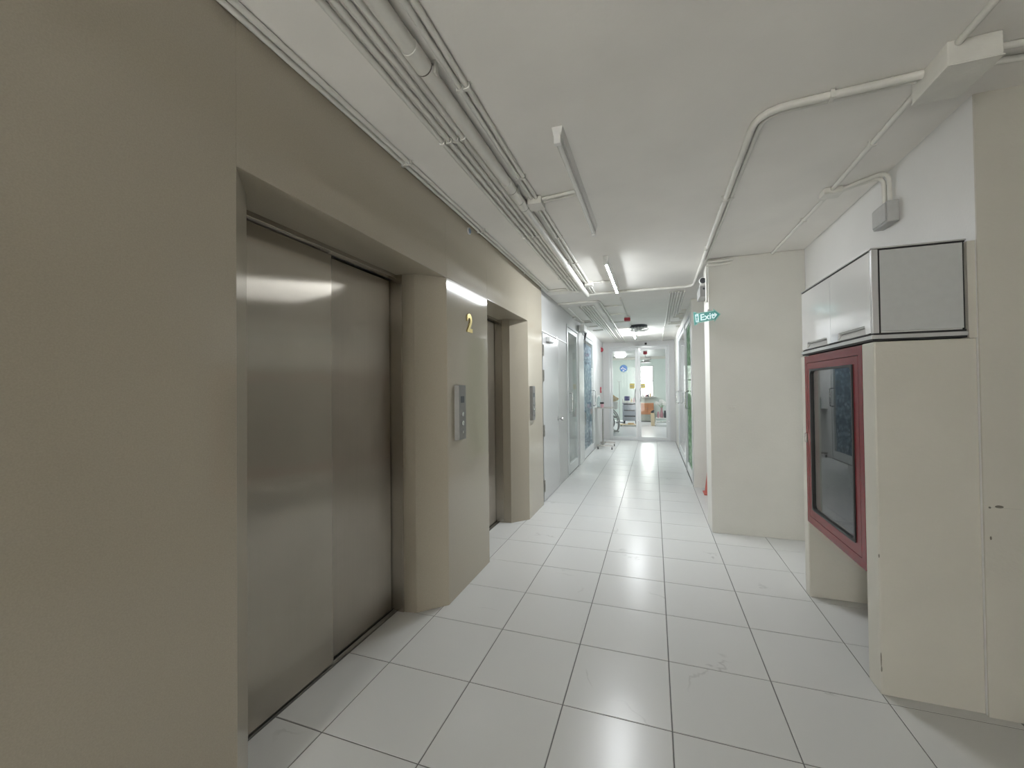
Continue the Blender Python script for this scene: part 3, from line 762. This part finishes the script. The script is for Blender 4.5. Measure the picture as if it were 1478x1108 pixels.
conduit('lone slim conduit near the left wall over the first glass door', [(.09, 4.80, zp), (.075, 6.12, zp), (.22, 6.13, zp)], .012)
nm5 = ['first', 'second', 'third', 'fourth', 'fifth']
for k in range(6):
    x = 1.515+.034*k; y = (7.35, 7.10, 6.90, 6.30, 6.15, 6.00)[k]
    pts = [(x, 4.28, zp), (x+.01, y, zp)]
    if k >= 1: pts.append((1.79, y, zp))
    conduit('%s of six slim conduits near the right doors, counted from ceiling middle' % nm6[k], pts, .0115, rad=.03)
conduit('lone conduit running on to the end wall, right of the far batten', [(1.515, 7.42, zp), (1.52, 9.97, zp)], .012)
conduit('conduit pair top on the column front, upper one', [(1.80, 2.985, 2.585), (2.02, 2.985, 2.590)], .0115)
conduit('conduit pair top on the column front, lower one', [(1.80, 2.985, 2.553), (2.00, 2.985, 2.560)], .0115)
conduit('vertical conduit down the column corner to the emergency light', [(1.792, 2.985, 2.55), (1.792, 2.985, 2.20)], .0115)
for (x0, x1, y0, y1, lab) in ((1.73, 1.79, 5.66, 5.80, 'small grey ceiling box by the right wall, nearest of three'), (1.74, 1.80, 6.45, 6.55, 'small grey ceiling box by the right wall, middle of three'),
                        (1.73, 1.79, 7.45, 7.62, 'small grey ceiling box by the right wall, farthest of three'), (.004, .056, 5.62, 5.85, 'small grey ceiling box by the left wall over glass door')):
    jbox(x0, x1, y0, y1, .03, lab)

# red detector and ceiling fan
o = thing('fire_detector', 'red detector box on the middle of the far ceiling', 'detector', (.885, 5.95, ZC-.07))
obj('base', MB().lathe((.885, 5.95, ZC-.030), [(.050, .0295), (.052, 0)], 18), M['whiteplastic'], o, smooth=True)
obj('body', MB().box(.835, .935, 5.90, 6.0, ZC-.085, ZC-.030, .008), M['redplastic'], o)
fn = thing('ceiling_fan', 'round ceiling fan with dark base plate and white guard in far corridor', 'fan', (1.03, 7.12, ZC))
obj('base_plate', MB().lathe((1.03, 7.12, ZC-.05), [(.16, .0495), (.17, .02), (.15, 0)], 24), M['charcoal'], fn, smooth=True)
obj('motor', MB().lathe((1.03, 7.12, ZC-.14), [(.05, .05), (.065, .07), (.07, .09)], 18), M['charcoal'], fn, smooth=True)
gd = MB()
for r, z in ((.20, -.075), (.185, -.095), (.14, -.11), (.08, -.115)):
    gd.tube([(1.03+r*math.cos(a*PI/12), 7.12+r*math.sin(a*PI/12), ZC+z) for a in range(24)], .005, 6, closed=True)
for k in range(16):
    a = k*PI/8
    gd.tube([(1.03+r*math.cos(a), 7.12+r*math.sin(a), ZC+z) for r, z in ((.15, -.04), (.20, -.075), (.185, -.095), (.14, -.11), (.02, -.115))], .003, 5)
obj('guard', gd, M['whiteplastic'], fn, smooth=True)
for k in range(3):
    a0 = k*2*PI/3
    obj('blade', MB().prism([(1.03+.05*math.cos(a0), 7.12+.05*math.sin(a0), ZC-.085), (1.03+.17*math.cos(a0-.35), 7.12+.17*math.sin(a0-.35), ZC-.09),
        (1.03+.175*math.cos(a0+.25), 7.12+.175*math.sin(a0+.25), ZC-.08)], (0, 0, .004)), M['whiteplastic'], fn)

# ------------------------------------------------------------------ exit sign, emergency light, blank plate, cone
es = thing('exit_sign', 'teal arrow-shaped Exit sign projecting from the column corner', 'sign', (1.78, 2.92, 2.06))
p0 = Vector((1.672, 2.962, 2.046)); ux = Vector((.218, -.10, .014)).normalized(); uy = Vector((0, 0, 1)); uy = (uy-ux*uy.dot(ux)).normalized(); uz = ux.cross(uy)
def sp(u, v, w=0): return p0 + ux*u + uy*v + uz*w
outl = [(0, .068), (.031, .058), (.031, .047), (.183, .045), (.183, .062), (.242, .0), (.183, -.062), (.183, -.045), (.031, -.047), (.031, -.058), (0, -.068)]
obj('sign_board', MB().prism([sp(u, v, -.004) for u, v in outl], uz*.008), M['exitedge'], es)
inl = [(.005, .060), (.026, .053), (.026, .040), (.189, .038), (.189, .049), (.235, 0), (.189, -.049), (.189, -.038), (.026, -.040), (.026, -.053), (.005, -.060)]
obj('sign_face', MB().prism([sp(u, v, .0041) for u, v in inl], uz*.0012), M['teal'], es)
obj('lettering', MB().text('Exit', .083, .0007, sp(.060, -.028, .0060), ux, uy, .0018), M['exitwhite'], es)
arr = [(.166, .006), (.195, .006), (.186, .020), (.196, .020), (.213, 0), (.196, -.020), (.186, -.020), (.195, -.006), (.166, -.006)]
obj('arrow', MB().prism([sp(u, v, .0054) for u, v in arr], uz*.0012), M['exitwhite'], es)
obj('door_symbol', MB().prism([sp(u, v, .0054) for u, v in ((.018, .038), (.048, .038), (.048, -.038), (.018, -.038))], uz*.0012), M['exitwhite'], es)
rf = MB()
for poly in ([(.030, .022), (.037, .022), (.037, .030), (.030, .030)], [(.027, .018), (.039, .018), (.042, .004), (.038, .003), (.037, -.006), (.042, -.028), (.037, -.029), (.033, -.010), (.028, -.028), (.023, -.027), (.029, -.004), (.029, .006), (.025, .003), (.023, .006)]):
    rf.prism([sp(u, v, .0067) for u, v in poly], uz*.001)
obj('running_figure', rf, M['teal'], es)
obj('bracket', MB().obox(sp(.135, .054, -.012), Matrix((ux, uy, uz)).transposed(), .006, .012, .010).box(1.806, 1.822, 2.90, 3.0, 2.095, 2.11), M['greyplastic'], es)

el = thing('emergency_light', 'grey emergency light with round dark lamp on the column corner', 'emergency light', (1.77, 3.10, 2.28))
obj('housing', MB().box(1.735, 1.806, 3.03, 3.30, 2.27, 2.375, .006), M['midgrey'], el)
obj('bracket', MB().box(1.74, 1.806, 3.06, 3.12, 2.375, 2.395), M['whiteplastic'], el)
obj('lamp_head', MB().lathe((1.765, 3.10, 2.425), [(.02, 0), (.030, -.02), (.034, -.06), (.030, -.068)], 18, 'y'), M['whiteplastic'], el, smooth=True)
obj('lens', MB().lathe((1.765, 3.033, 2.425), [(.028, 0), (.024, -.006), (.004, -.009)], 18, 'y'), M['charcoal'], el, smooth=True)
obj('indicator', MB().lathe((1.772, 3.03, 2.345), [(.010, 0), (.010, -.004)], 12, 'y'), M['charcoal'], el)

o = thing('blank_plate', 'painted-over double socket plate on the broad column', 'socket plate', (1.995, 2.998, 1.155))
obj('plate', MB().box(1.955, 2.035, 2.994, 3.0, 1.155, 1.225, .002), M['paint'], o)
for x in (1.98, 2.012): obj('socket', MB().lathe((x, 2.994, 1.192), [(.012, 0), (.010, -.003)], 12, 'y'), M['paint'], o)

cn = thing('traffic_cone', 'red cone half hidden behind the broad column', 'cone', (1.985, 4.55, 0))
obj('cone_body', MB().lathe((1.985, 4.55, .02), [(.082, 0), (.078, .02), (.022, .50), (.018, .505)], 20), M['cone'], cn, smooth=True)
obj('cone_foot', MB().box(1.89, 2.08, 4.455, 4.645, 0, .02, .004), M['cone'], cn)

# ------------------------------------------------------------------ overbed trolley in the corridor with cup and bottle
tr = thing('instrument_trolley', 'steel instrument stand on casters near the left wall at corridor end', 'trolley', (.2, 8.45, 0))
obj('table_top', MB().box(.0, .40, 8.26, 8.64, .922, .934, .003).box(-.0, .40, 8.26, 8.266, .934, .944).box(0, .40, 8.634, 8.64, .934, .944), M['dullsteel'], tr)
obj('post', MB().cyl((.155, 8.45, .09), (.155, 8.45, .60), .016).cyl((.155, 8.45, .60), (.155, 8.45, .922), .012), M['dullsteel'], tr, smooth=True)
bs = MB()
for y in (8.16, 8.74):
    bs.box(.05, .41, y-.014, y+.014, .075, .10, .003)
bs.box(.13, .18, 8.17, 8.73, .08, .105, .003)
obj('base_frame', bs, M['dullsteel'], tr)
for x, y in ((.075, 8.16), (.385, 8.16), (.075, 8.74), (.385, 8.74)):
    ca = obj('caster', MB().lathe((x-.010, y, .028), [(.028, 0), (.028, .02)], 14, 'x'), M['black'], tr, smooth=True)
    obj('caster_fork', MB().box(x-.016, x-.012, y-.012, y+.012, .028, .075).box(x+.012, x+.016, y-.012, y+.012, .028, .075).box(x-.016, x+.016, y-.012, y+.012, .070, .075), M['chrome'], ca)
o = thing('cup', 'dark-rimmed pink cup on the instrument stand', 'cup', (.145, 8.42, .934))
obj('cup_body', MB().lathe((.145, 8.42, .934), [(.036, 0), (.043, .09)], 18), M['pink'], o, smooth=True)
obj('cup_lid', MB().lathe((.145, 8.42, 1.024), [(.046, 0), (.046, .035), (.04, .04)], 18), M['black'], o, smooth=True)
o = thing('water_bottle', 'clear bottle on the instrument stand beside the cup', 'bottle', (.06, 8.54, .934))
obj('bottle_body', MB().lathe((.06, 8.54, .934), [(.042, 0), (.045, .02), (.045, .20), (.018, .26), (.016, .27)], 18), M['bottle'], o, smooth=True)
obj('cap', MB().lathe((.06, 8.54, 1.204), [(.018, 0), (.018, .025)], 14), M['whiteplastic'], o, smooth=True)

# ------------------------------------------------------------------ room beyond the end doors
ra, rb, ry0, ry1, rz = -1.6, 3.4, 10.15, 16.7, 2.68
struct('floor_room', MB().box(ra, rb, 10.02, ry1, -.10, -.001), M['roomfloor'], 'pale vinyl floor of the bright room beyond the end doors', 'floor')
struct('ceiling_room', MB().box(ra, rb, 10.02, ry1+.15, rz, rz+.1), M['paint_bright'], 'white ceiling of the bright room beyond the end doors', 'ceiling')
bw = MB()
bw.box(ra, .76, ry1, ry1+.15, 0, rz).box(1.285, rb, ry1, ry1+.15, 0, rz).box(.76, 1.285, ry1, ry1+.15, 2.31, rz).box(.76, 1.285, ry1, ry1+.15, 0, 1.02)
struct('wall_back', bw, M['roomwall'], 'pale green back wall with the bright window', 'wall', at=(1, 16.7, 0))
struct('wall_room_left', MB().box(ra-.15, ra, 10.02, ry1+.15, 0, rz), M['roomwall'], 'left wall of the bright room, out of direct view', 'wall')
struct('wall_room_right', MB().box(rb, rb+.15, 10.02, ry1+.15, 0, rz), M['roomwall'], 'right wall of the bright room, out of direct view', 'wall')
struct('wall_room_front', MB().box(ra, -.25, 10.02, 10.15, 0, rz).box(2.06, rb, 10.02, 10.15, 0, rz).box(-.25, 2.06, 10.02, 10.15, ZC, rz), M['roomwall'], 'inner side of the wall around the end doors', 'wall')
wn = thing('window_1', 'overexposed bright sash window in the back wall', 'window', (1.02, 16.75, 1.02), kind='structure')
obj('window_frame', MB().box(.76, .80, ry1-.01, ry1+.06, 1.02, 2.31).box(1.245, 1.285, ry1-.01, ry1+.06, 1.02, 2.31).box(.80, 1.245, ry1-.01, ry1+.06, 2.27, 2.31)
    .box(.80, 1.245, ry1-.01, ry1+.06, 1.02, 1.06).box(.80, 1.245, ry1-.01, ry1+.06, 1.665, 1.705), M['alu'], wn)
for z0, z1 in ((1.06, 1.665), (1.705, 2.27)):
    obj('window_pane', MB().box(.80, 1.245, ry1+.02, ry1+.03, z0, z1), M['daylight'], wn)
obj('window_sill', MB().box(.66, 1.40, ry1-.16, ry1-.01, .985, 1.015, .004), M['white'], wn)
o = obj('ceiling_cornice', MB().box(ra, rb, ry1-.10, ry1, rz-.10, rz), M['paint']); tag(o, 'long white duct trunking along the top of the back wall', 'trunking')
ck = thing('wall_clock', 'round blue wall clock with white markings in the far room', 'clock', (.095, 16.68, 2.06))
obj('clock_case', MB().lathe((.095, 16.695, 2.22), [(.165, 0), (.165, -.03), (.150, -.035)], 32, 'y'), M['exitedge'], ck, smooth=True)
obj('clock_face', MB().lathe((.095, 16.66, 2.22), [(.150, 0), (.150, -.003)], 32, 'y'), M['blue'], ck)
obj('clock_hand', MB().prism([(.085, 16.654, 2.215), (.095, 16.654, 2.235), (.20, 16.654, 2.17), (.18, 16.654, 2.15)], (0, .002, 0)), M['whiteplastic'], ck)
obj('clock_hand', MB().prism([(.09, 16.654, 2.20), (.11, 16.654, 2.215), (.04, 16.654, 2.30), (.02, 16.654, 2.28)], (0, .002, 0)), M['whiteplastic'], ck)
obj('dial_mark', MB().prism([(-.03, 16.655, 2.20), (.0, 16.655, 2.24), (.05, 16.655, 2.23), (.02, 16.655, 2.18)], (0, .002, 0)).prism([(.04, 16.655, 2.11), (.10, 16.655, 2.15), (.13, 16.655, 2.12), (.07, 16.655, 2.09)], (0, .002, 0)), M['whiteplastic'], ck)
o = thing('dome_lamp', 'glowing white dome lamp on the ceiling of the far room', 'lamp', (.09, 15.0, 2.68))
obj('lamp_base', MB().lathe((.09, 15.0, 2.645), [(.22, .0345), (.225, 0)], 28), M['white'], o, smooth=True)
obj('diffuser', MB().lathe((.09, 15.0, 2.56), [(.03, 0), (.12, .015), (.19, .05), (.215, .085)], 28), M['dome'], o, smooth=True)
o = thing('dome_lamp', 'unseen dome lamp added on the right to brighten the far room', 'lamp', (2.6, 13.0, 2.68))
obj('lamp_base', MB().lathe((2.6, 13.0, 2.645), [(.22, .0345), (.225, 0)], 28), M['white'], o, smooth=True)  # added lamp outside the view, extra light for the far room
obj('diffuser', MB().lathe((2.6, 13.0, 2.56), [(.03, 0), (.12, .015), (.19, .05), (.215, .085)], 28), M['dome'], o, smooth=True)

# surgical lamp
sl = thing('examination_lamp', 'white ceiling examination lamp hanging in front of the window', 'lamp', (1.02, 14.0, 2.27))
obj('mount', MB().lathe((1.02, 14.0, 2.60), [(.07, .079), (.07, .0), (.05, -.03)], 16), M['redplastic'], sl, smooth=True)
obj('arm', MB().tube(bend([(1.02, 14.0, 2.59), (1.02, 14.0, 2.47), (1.20, 14.0, 2.46), (1.21, 14.0, 2.38), (1.04, 14.0, 2.36)], .04), .014, 8), M['greyplastic'], sl, smooth=True)
obj('lamp_head', MB().lathe((1.03, 14.0, 2.28), [(.17, 0), (.19, .02), (.12, .07), (.03, .09)], 24), M['greyplastic'], sl, smooth=True)

# IV pole
iv = thing('iv_pole', 'thin drip stand in front of the pale back wall', 'drip stand', (.02, 15.2, 0))
obj('pole', MB().cyl((.02, 15.2, .06), (.02, 15.2, 1.64), .010), M['greyplastic'], iv, smooth=True)
obj('hook', MB().tube(bend([(-.05, 15.2, 1.68), (-.02, 15.2, 1.64), (.06, 15.2, 1.64), (.09, 15.2, 1.68)], .02), .008, 8), M['greyplastic'], iv)
bs = MB()
for k in range(4):
    a = PI/4+k*PI/2; bs.cyl((.02, 15.2, .06), (.02+.2*math.cos(a), 15.2+.2*math.sin(a), .035), .012, n=8)
obj('base', bs, M['charcoal'], iv)

# drawer trolley
dt = thing('drawer_trolley', 'blue-grey medical drawer trolley with dark handles in far room', 'trolley', (.42, 14.5, 0))
obj('body', MB().box(.18, .70, 14.45, 14.85, .17, .84, .006), M['trolleyblue'], dt)
for z0, z1 in ((.19, .38), (.40, .59), (.61, .82)):
    dw = obj('drawer', MB().box(.195, .685, 14.432, 14.45, z0, z1, .004), M['trolleyblue'], dt)
    obj('handle', MB().box(.24, .64, 14.415, 14.432, z1-.055, z1-.015, .004), M['charcoal'], dw)
obj('top_tray', MB().box(.16, .72, 14.42, 14.87, .84, .86, .004), M['whiteplastic'], dt)
for x, y in ((.23, 14.5), (.65, 14.5), (.23, 14.8), (.65, 14.8)): obj('caster', MB().lathe((x-.015, y, .05), [(.05, 0), (.05, .03)], 14, 'x').box(x-.02, x+.02, y-.02, y+.02, .09, .17), M['charcoal'], dt)
def thing1(name, mb, m, label, cat, group=None, **k):
    o = obj(name, mb, m, **k); tag(o, label, cat, group); return o
o = thing('navy_box', 'dark navy box on top of the drawer trolley', 'box', (.34, 14.6, .86))
obj('box_body', MB().box(.25, .43, 14.52, 14.70, .92, 1.08, .008), M['navy'], o); obj('box_foot', MB().box(.27, .41, 14.54, 14.68, .86, .92), M['whiteplastic'], o)
thing1('supply_bottle', MB().lathe((.50, 14.55, .86), [(.035, 0), (.035, .09), (.015, .12), (.015, .15)], 14), M['cream'], 'cream supply bottle on the drawer trolley, right of navy box', 'bottle', 'supplies on the trolley', smooth=True)
thing1('supply_bottle', MB().lathe((.59, 14.55, .86), [(.03, 0), (.03, .12), (.012, .15), (.012, .17)], 14), M['pink'], 'pink supply bottle at the right end of the drawer trolley top', 'bottle', 'supplies on the trolley', smooth=True)
thing1('supply_bottle', MB().lathe((.20, 14.55, .86), [(.03, 0), (.032, .10), (.014, .13)], 14), M['whiteplastic'], 'white supply bottle at the left end of the drawer trolley top', 'bottle', 'supplies on the trolley', smooth=True)
pl = thing('floor_pallet', 'low wooden platform on the floor before the drawer trolley', 'platform', (.40, 14.1, 0))
for k in range(3): obj('plank', MB().box(.10, .72, 13.98+k*.12, 14.09+k*.12, .05, .075, .003), M['cream'], pl)
for x in (.13, .66): obj('bearer', MB().box(x, x+.04, 13.98, 14.33, 0, .05), M['greywood'], pl)
thing1('folded_cloth', MB().box(.38, .60, 14.08, 14.24, .0755, .12, .015), M['tan'], 'folded tan cloth on the low wooden platform', 'cloth')

# wheelchair seen from behind, with a bag and a box on it
wh = thing('wheelchair', 'folded dark-framed wheelchair just inside the left end door', 'wheelchair', (.10, 11.6, 0))
fr = MB()
for y in (11.42, 11.85):
    fr.tube(bend([(-.30, y, .88), (-.02, y, .80), (.16, y, .64), (.24, y, .50), (.27, y, .22), (.22, y, .06), (.05, y, .07)], .08), .016, 8)
    fr.tube(bend([(-.30, y, .50), (.24, y, .50)], .05), .014, 8)
    fr.tube(bend([(-.30, y, .12), (-.05, y, .12), (.10, y, .10)], .05), .013, 8)
for x, z in ((.20, .50), (.06, .50), (.22, .07)): fr.cyl((x, 11.42, z), (x, 11.85, z), .012, n=8)
obj('frame', fr, M['midgrey'], wh, smooth=True)
obj('seat', MB().box(-.30, .12, 11.45, 11.82, .505, .535, .008), M['charcoal'], wh)
for y in (11.40, 11.87):
    w = MB().tube([(-.18+.29*math.cos(a*PI/16), y, .315+.29*math.sin(a*PI/16)) for a in range(32)], .016, 8, closed=True)
    wl_ = obj('wheel', w, M['black'], wh, smooth=True)
    sp_ = MB()
    for k in range(12): a = k*PI/6; sp_.cyl((-.18, y, .315), (-.18+.28*math.cos(a), y, .315+.28*math.sin(a)), .003, n=5)
    obj('spokes', sp_, M['chrome'], wl_)
obj('footrest', MB().box(.04, .27, 11.50, 11.78, .05, .065, .004), M['charcoal'], wh)
thing1('white_carton', MB().box(-.06, .24, 11.50, 11.78, .80, .97, .01).box(-.28, .22, 11.46, 11.82, .74, .80, .01), M['whiteplastic'], 'white padded cushion lying across the wheelchair arms', 'cushion')
o = thing('canvas_bag', 'tan cloth bag with raised strap on top of the wheelchair', 'bag', (.10, 11.64, .97))
obj('bag_body', MB().ball((.08, 11.64, 1.057), .18, .12, .085, 3), M['cream'], o, smooth=True)
obj('strap', MB().tube(bend([(-.02, 11.62, 1.08), (.05, 11.62, 1.22), (.12, 11.62, 1.12), (.26, 11.62, 1.04)], .05), .034, 8), M['tan'], o, smooth=True)

# cabinets under the window
kb = thing('wooden_cabinet', 'orange-brown wooden cabinet standing on the grey base under the window', 'cabinet', (1.03, 16.45, .30))
obj('body', MB().box(.78, 1.28, 16.28, 16.62, .30, .76, .006), M['brownwood'], kb)
for x0, x1 in ((.79, 1.025), (1.035, 1.27)):
    dd = obj('door', MB().box(x0, x1, 16.262, 16.28, .33, .73, .004), M['brownwood'], kb)
    obj('knob', MB().lathe(((x1-.02) if x0 < .9 else x0+.02, 16.262, .55), [(.008, 0), (.012, -.015), (.004, -.02)], 10, 'y'), M['chrome'], dd)
gb = thing('base_cabinet', 'grey-green low base cabinet on the floor under the wooden one', 'cabinet', (1.03, 16.45, 0))
obj('body', MB().box(.74, 1.34, 16.26, 16.64, .03, .30, .004), M['greywood'], gb); obj('plinth', MB().box(.78, 1.30, 16.30, 16.6, 0, .03), M['charcoal'], gb)
for k, (x, r, h, m, lab) in enumerate(((.86, .035, .22, 'greyplastic', 'tall grey bottle on the bright window sill, leftmost'), (1.00, .04, .13, 'pink', 'pink pot on the window sill'), (1.07, .035, .15, 'charcoal', 'dark pot on the window sill'), (1.15, .03, .20, 'tan', 'brown bottle on the window sill, rightmost'))):
    thing1('sill_pot', MB().lathe((x, 16.60, 1.0155), [(r*.85, 0), (r, h*.6), (r*.5, h*.8), (r*.45, h)], 14), M[m], lab, 'pot', 'pots on the window sill', smooth=True)

# white flower stand at the right
fs = thing('flower_stand', 'low white wheeled stand at the right of the far room', 'stand', (1.55, 14.5, 0))
obj('shelf', MB().box(1.36, 1.80, 14.3, 14.7, .27, .30, .004), M['whiteplastic'], fs); obj('shelf', MB().box(1.38, 1.78, 14.32, 14.68, .13, .155, .004), M['greyplastic'], fs)
for x, sx in ((1.36, -.04), (1.80, .04)):
    for y in (14.32, 14.68): obj('leg', MB().cyl((x+sx, y, .02), (x, y, .285), .014, n=8), M['whiteplastic'], fs); 
for x in (1.32, 1.84):
    for y in (14.32, 14.68): obj('caster', MB().lathe((x-.008, y, .018), [(.018, 0), (.018, .016)], 10, 'x'), M['charcoal'], fs)
fv = thing('flower_vase', 'bunch of white flowers in a slim vase on the white stand', 'flowers', (1.55, 14.5, .30))
obj('vase', MB().lathe((1.55, 14.5, .30), [(.05, 0), (.065, .10), (.03, .30), (.04, .36)], 16), M['pink'], fv, smooth=True)
stm = MB(); fl = []
for k in range(9):
    a = k*2*PI/9; r = .06+.11*(k % 3)/2
    tip = (1.55+r*math.cos(a)*1.1, 14.5+r*math.sin(a), .80+.10*((k*5) % 4)/3)
    stm.tube([(1.55, 14.5, .60), (1.55+r*.4*math.cos(a), 14.5+r*.4*math.sin(a), .72), tip], .005, 5); fl.append(tip)
obj('stem', stm, M['leaf'], fv)
for tip in fl:
    b = MB()
    for q in range(5):
        a = q*2*PI/5
        b.ball((tip[0]+.034*math.cos(a), tip[1]+.01*math.sin(a*2), tip[2]+.034*math.sin(a)), .034, .014, .034, 1)
    obj('blossom', b, M['leafwhite'], fv, smooth=True)
for x, y, h, m, lab in ((1.43, 14.42, .22, 'pink', 'pink jar on the white stand, left of the vase'), (1.66, 14.42, .26, 'charcoal', 'dark jar on the white stand, right of the vase'), (1.73, 14.5, .22, 'navy', 'navy jar at the right end of the white stand')):
    thing1('jar', MB().lathe((x, y, .30), [(.035, 0), (.045, h*.5), (.03, h*.85), (.034, h)], 14), M[m], lab, 'jar', 'jars on the white stand', smooth=True)
pb = thing('paper_bag', 'cream paper bag with dark contents left of the white stand', 'bag', (1.26, 14.5, 0))
obj('bag_body', MB().prism([(1.18, 14.42, 0.0), (1.31, 14.42, 0.0), (1.30, 14.45, .47), (1.17, 14.45, .47)], (0, .15, 0)), M['cream'], pb)
obj('contents', MB().ball((1.235, 14.52, .49), .06, .06, .06).ball((1.26, 14.53, .54), .04, .04, .03), M['charcoal'], pb, smooth=True)

# ------------------------------------------------------------------ rooms behind the side doors
def side_room(xa, xb, y0, y1, lab, n):
    s = MB(); x0, x1 = min(xa, xb), max(xa, xb)
    s.box(x0-.1 if xa > xb else x1, x0 if xa > xb else x1+.1, y0-.1, y1+.1, 0, ZC)
    xe = -.25 if xa > xb else x0
    s.box(min(x0, xe), max(x1, xe) if xa > xb else x1, y0-.1, y0, 0, ZC).box(min(x0, xe), max(x1, xe) if xa > xb else x1, y1, y1+.1, 0, ZC)
    struct('wall_%s' % n, s, M['roomwall'], lab, 'wall')
    struct('floor_%s' % n, MB().box(x0, x1, y0, y1, -.1 if xa > xb else -.0018, -.0005), M['roomfloor'], lab.replace('walls', 'floor'), 'floor')
    if xa > xb: struct('ceiling_%s' % n, MB().box(x0, x1, y0, y1, ZC, ZC+.1), M['paint_bright'], lab.replace('walls', 'ceiling'), 'ceiling')
side_room(-.6, -2.6, 4.9, 9.8, 'pale walls of the room behind the left glass doors', 'left_room')
side_room(2.06, 4.0, 5.0, 9.8, 'pale walls of the room behind the right glass doors', 'right_room')
for (x, y, lab) in ((-1.6, 7.2, 'unseen dome lamp added to brighten the room behind left glass doors'), (3.0, 7.2, 'unseen dome lamp added to brighten the room behind right glass doors')):
    o = thing('dome_lamp', lab, 'lamp', (x, y, ZC))  # added fill so glass and curtains do not look dark
    obj('lamp_base', MB().lathe((x, y, ZC-.035), [(.20, .0345), (.205, 0)], 28), M['white'], o, smooth=True)
    obj('diffuser', MB().lathe((x, y, ZC-.12), [(.03, 0), (.12, .015), (.17, .05), (.195, .085)], 28), M['side_fill'], o, smooth=True)
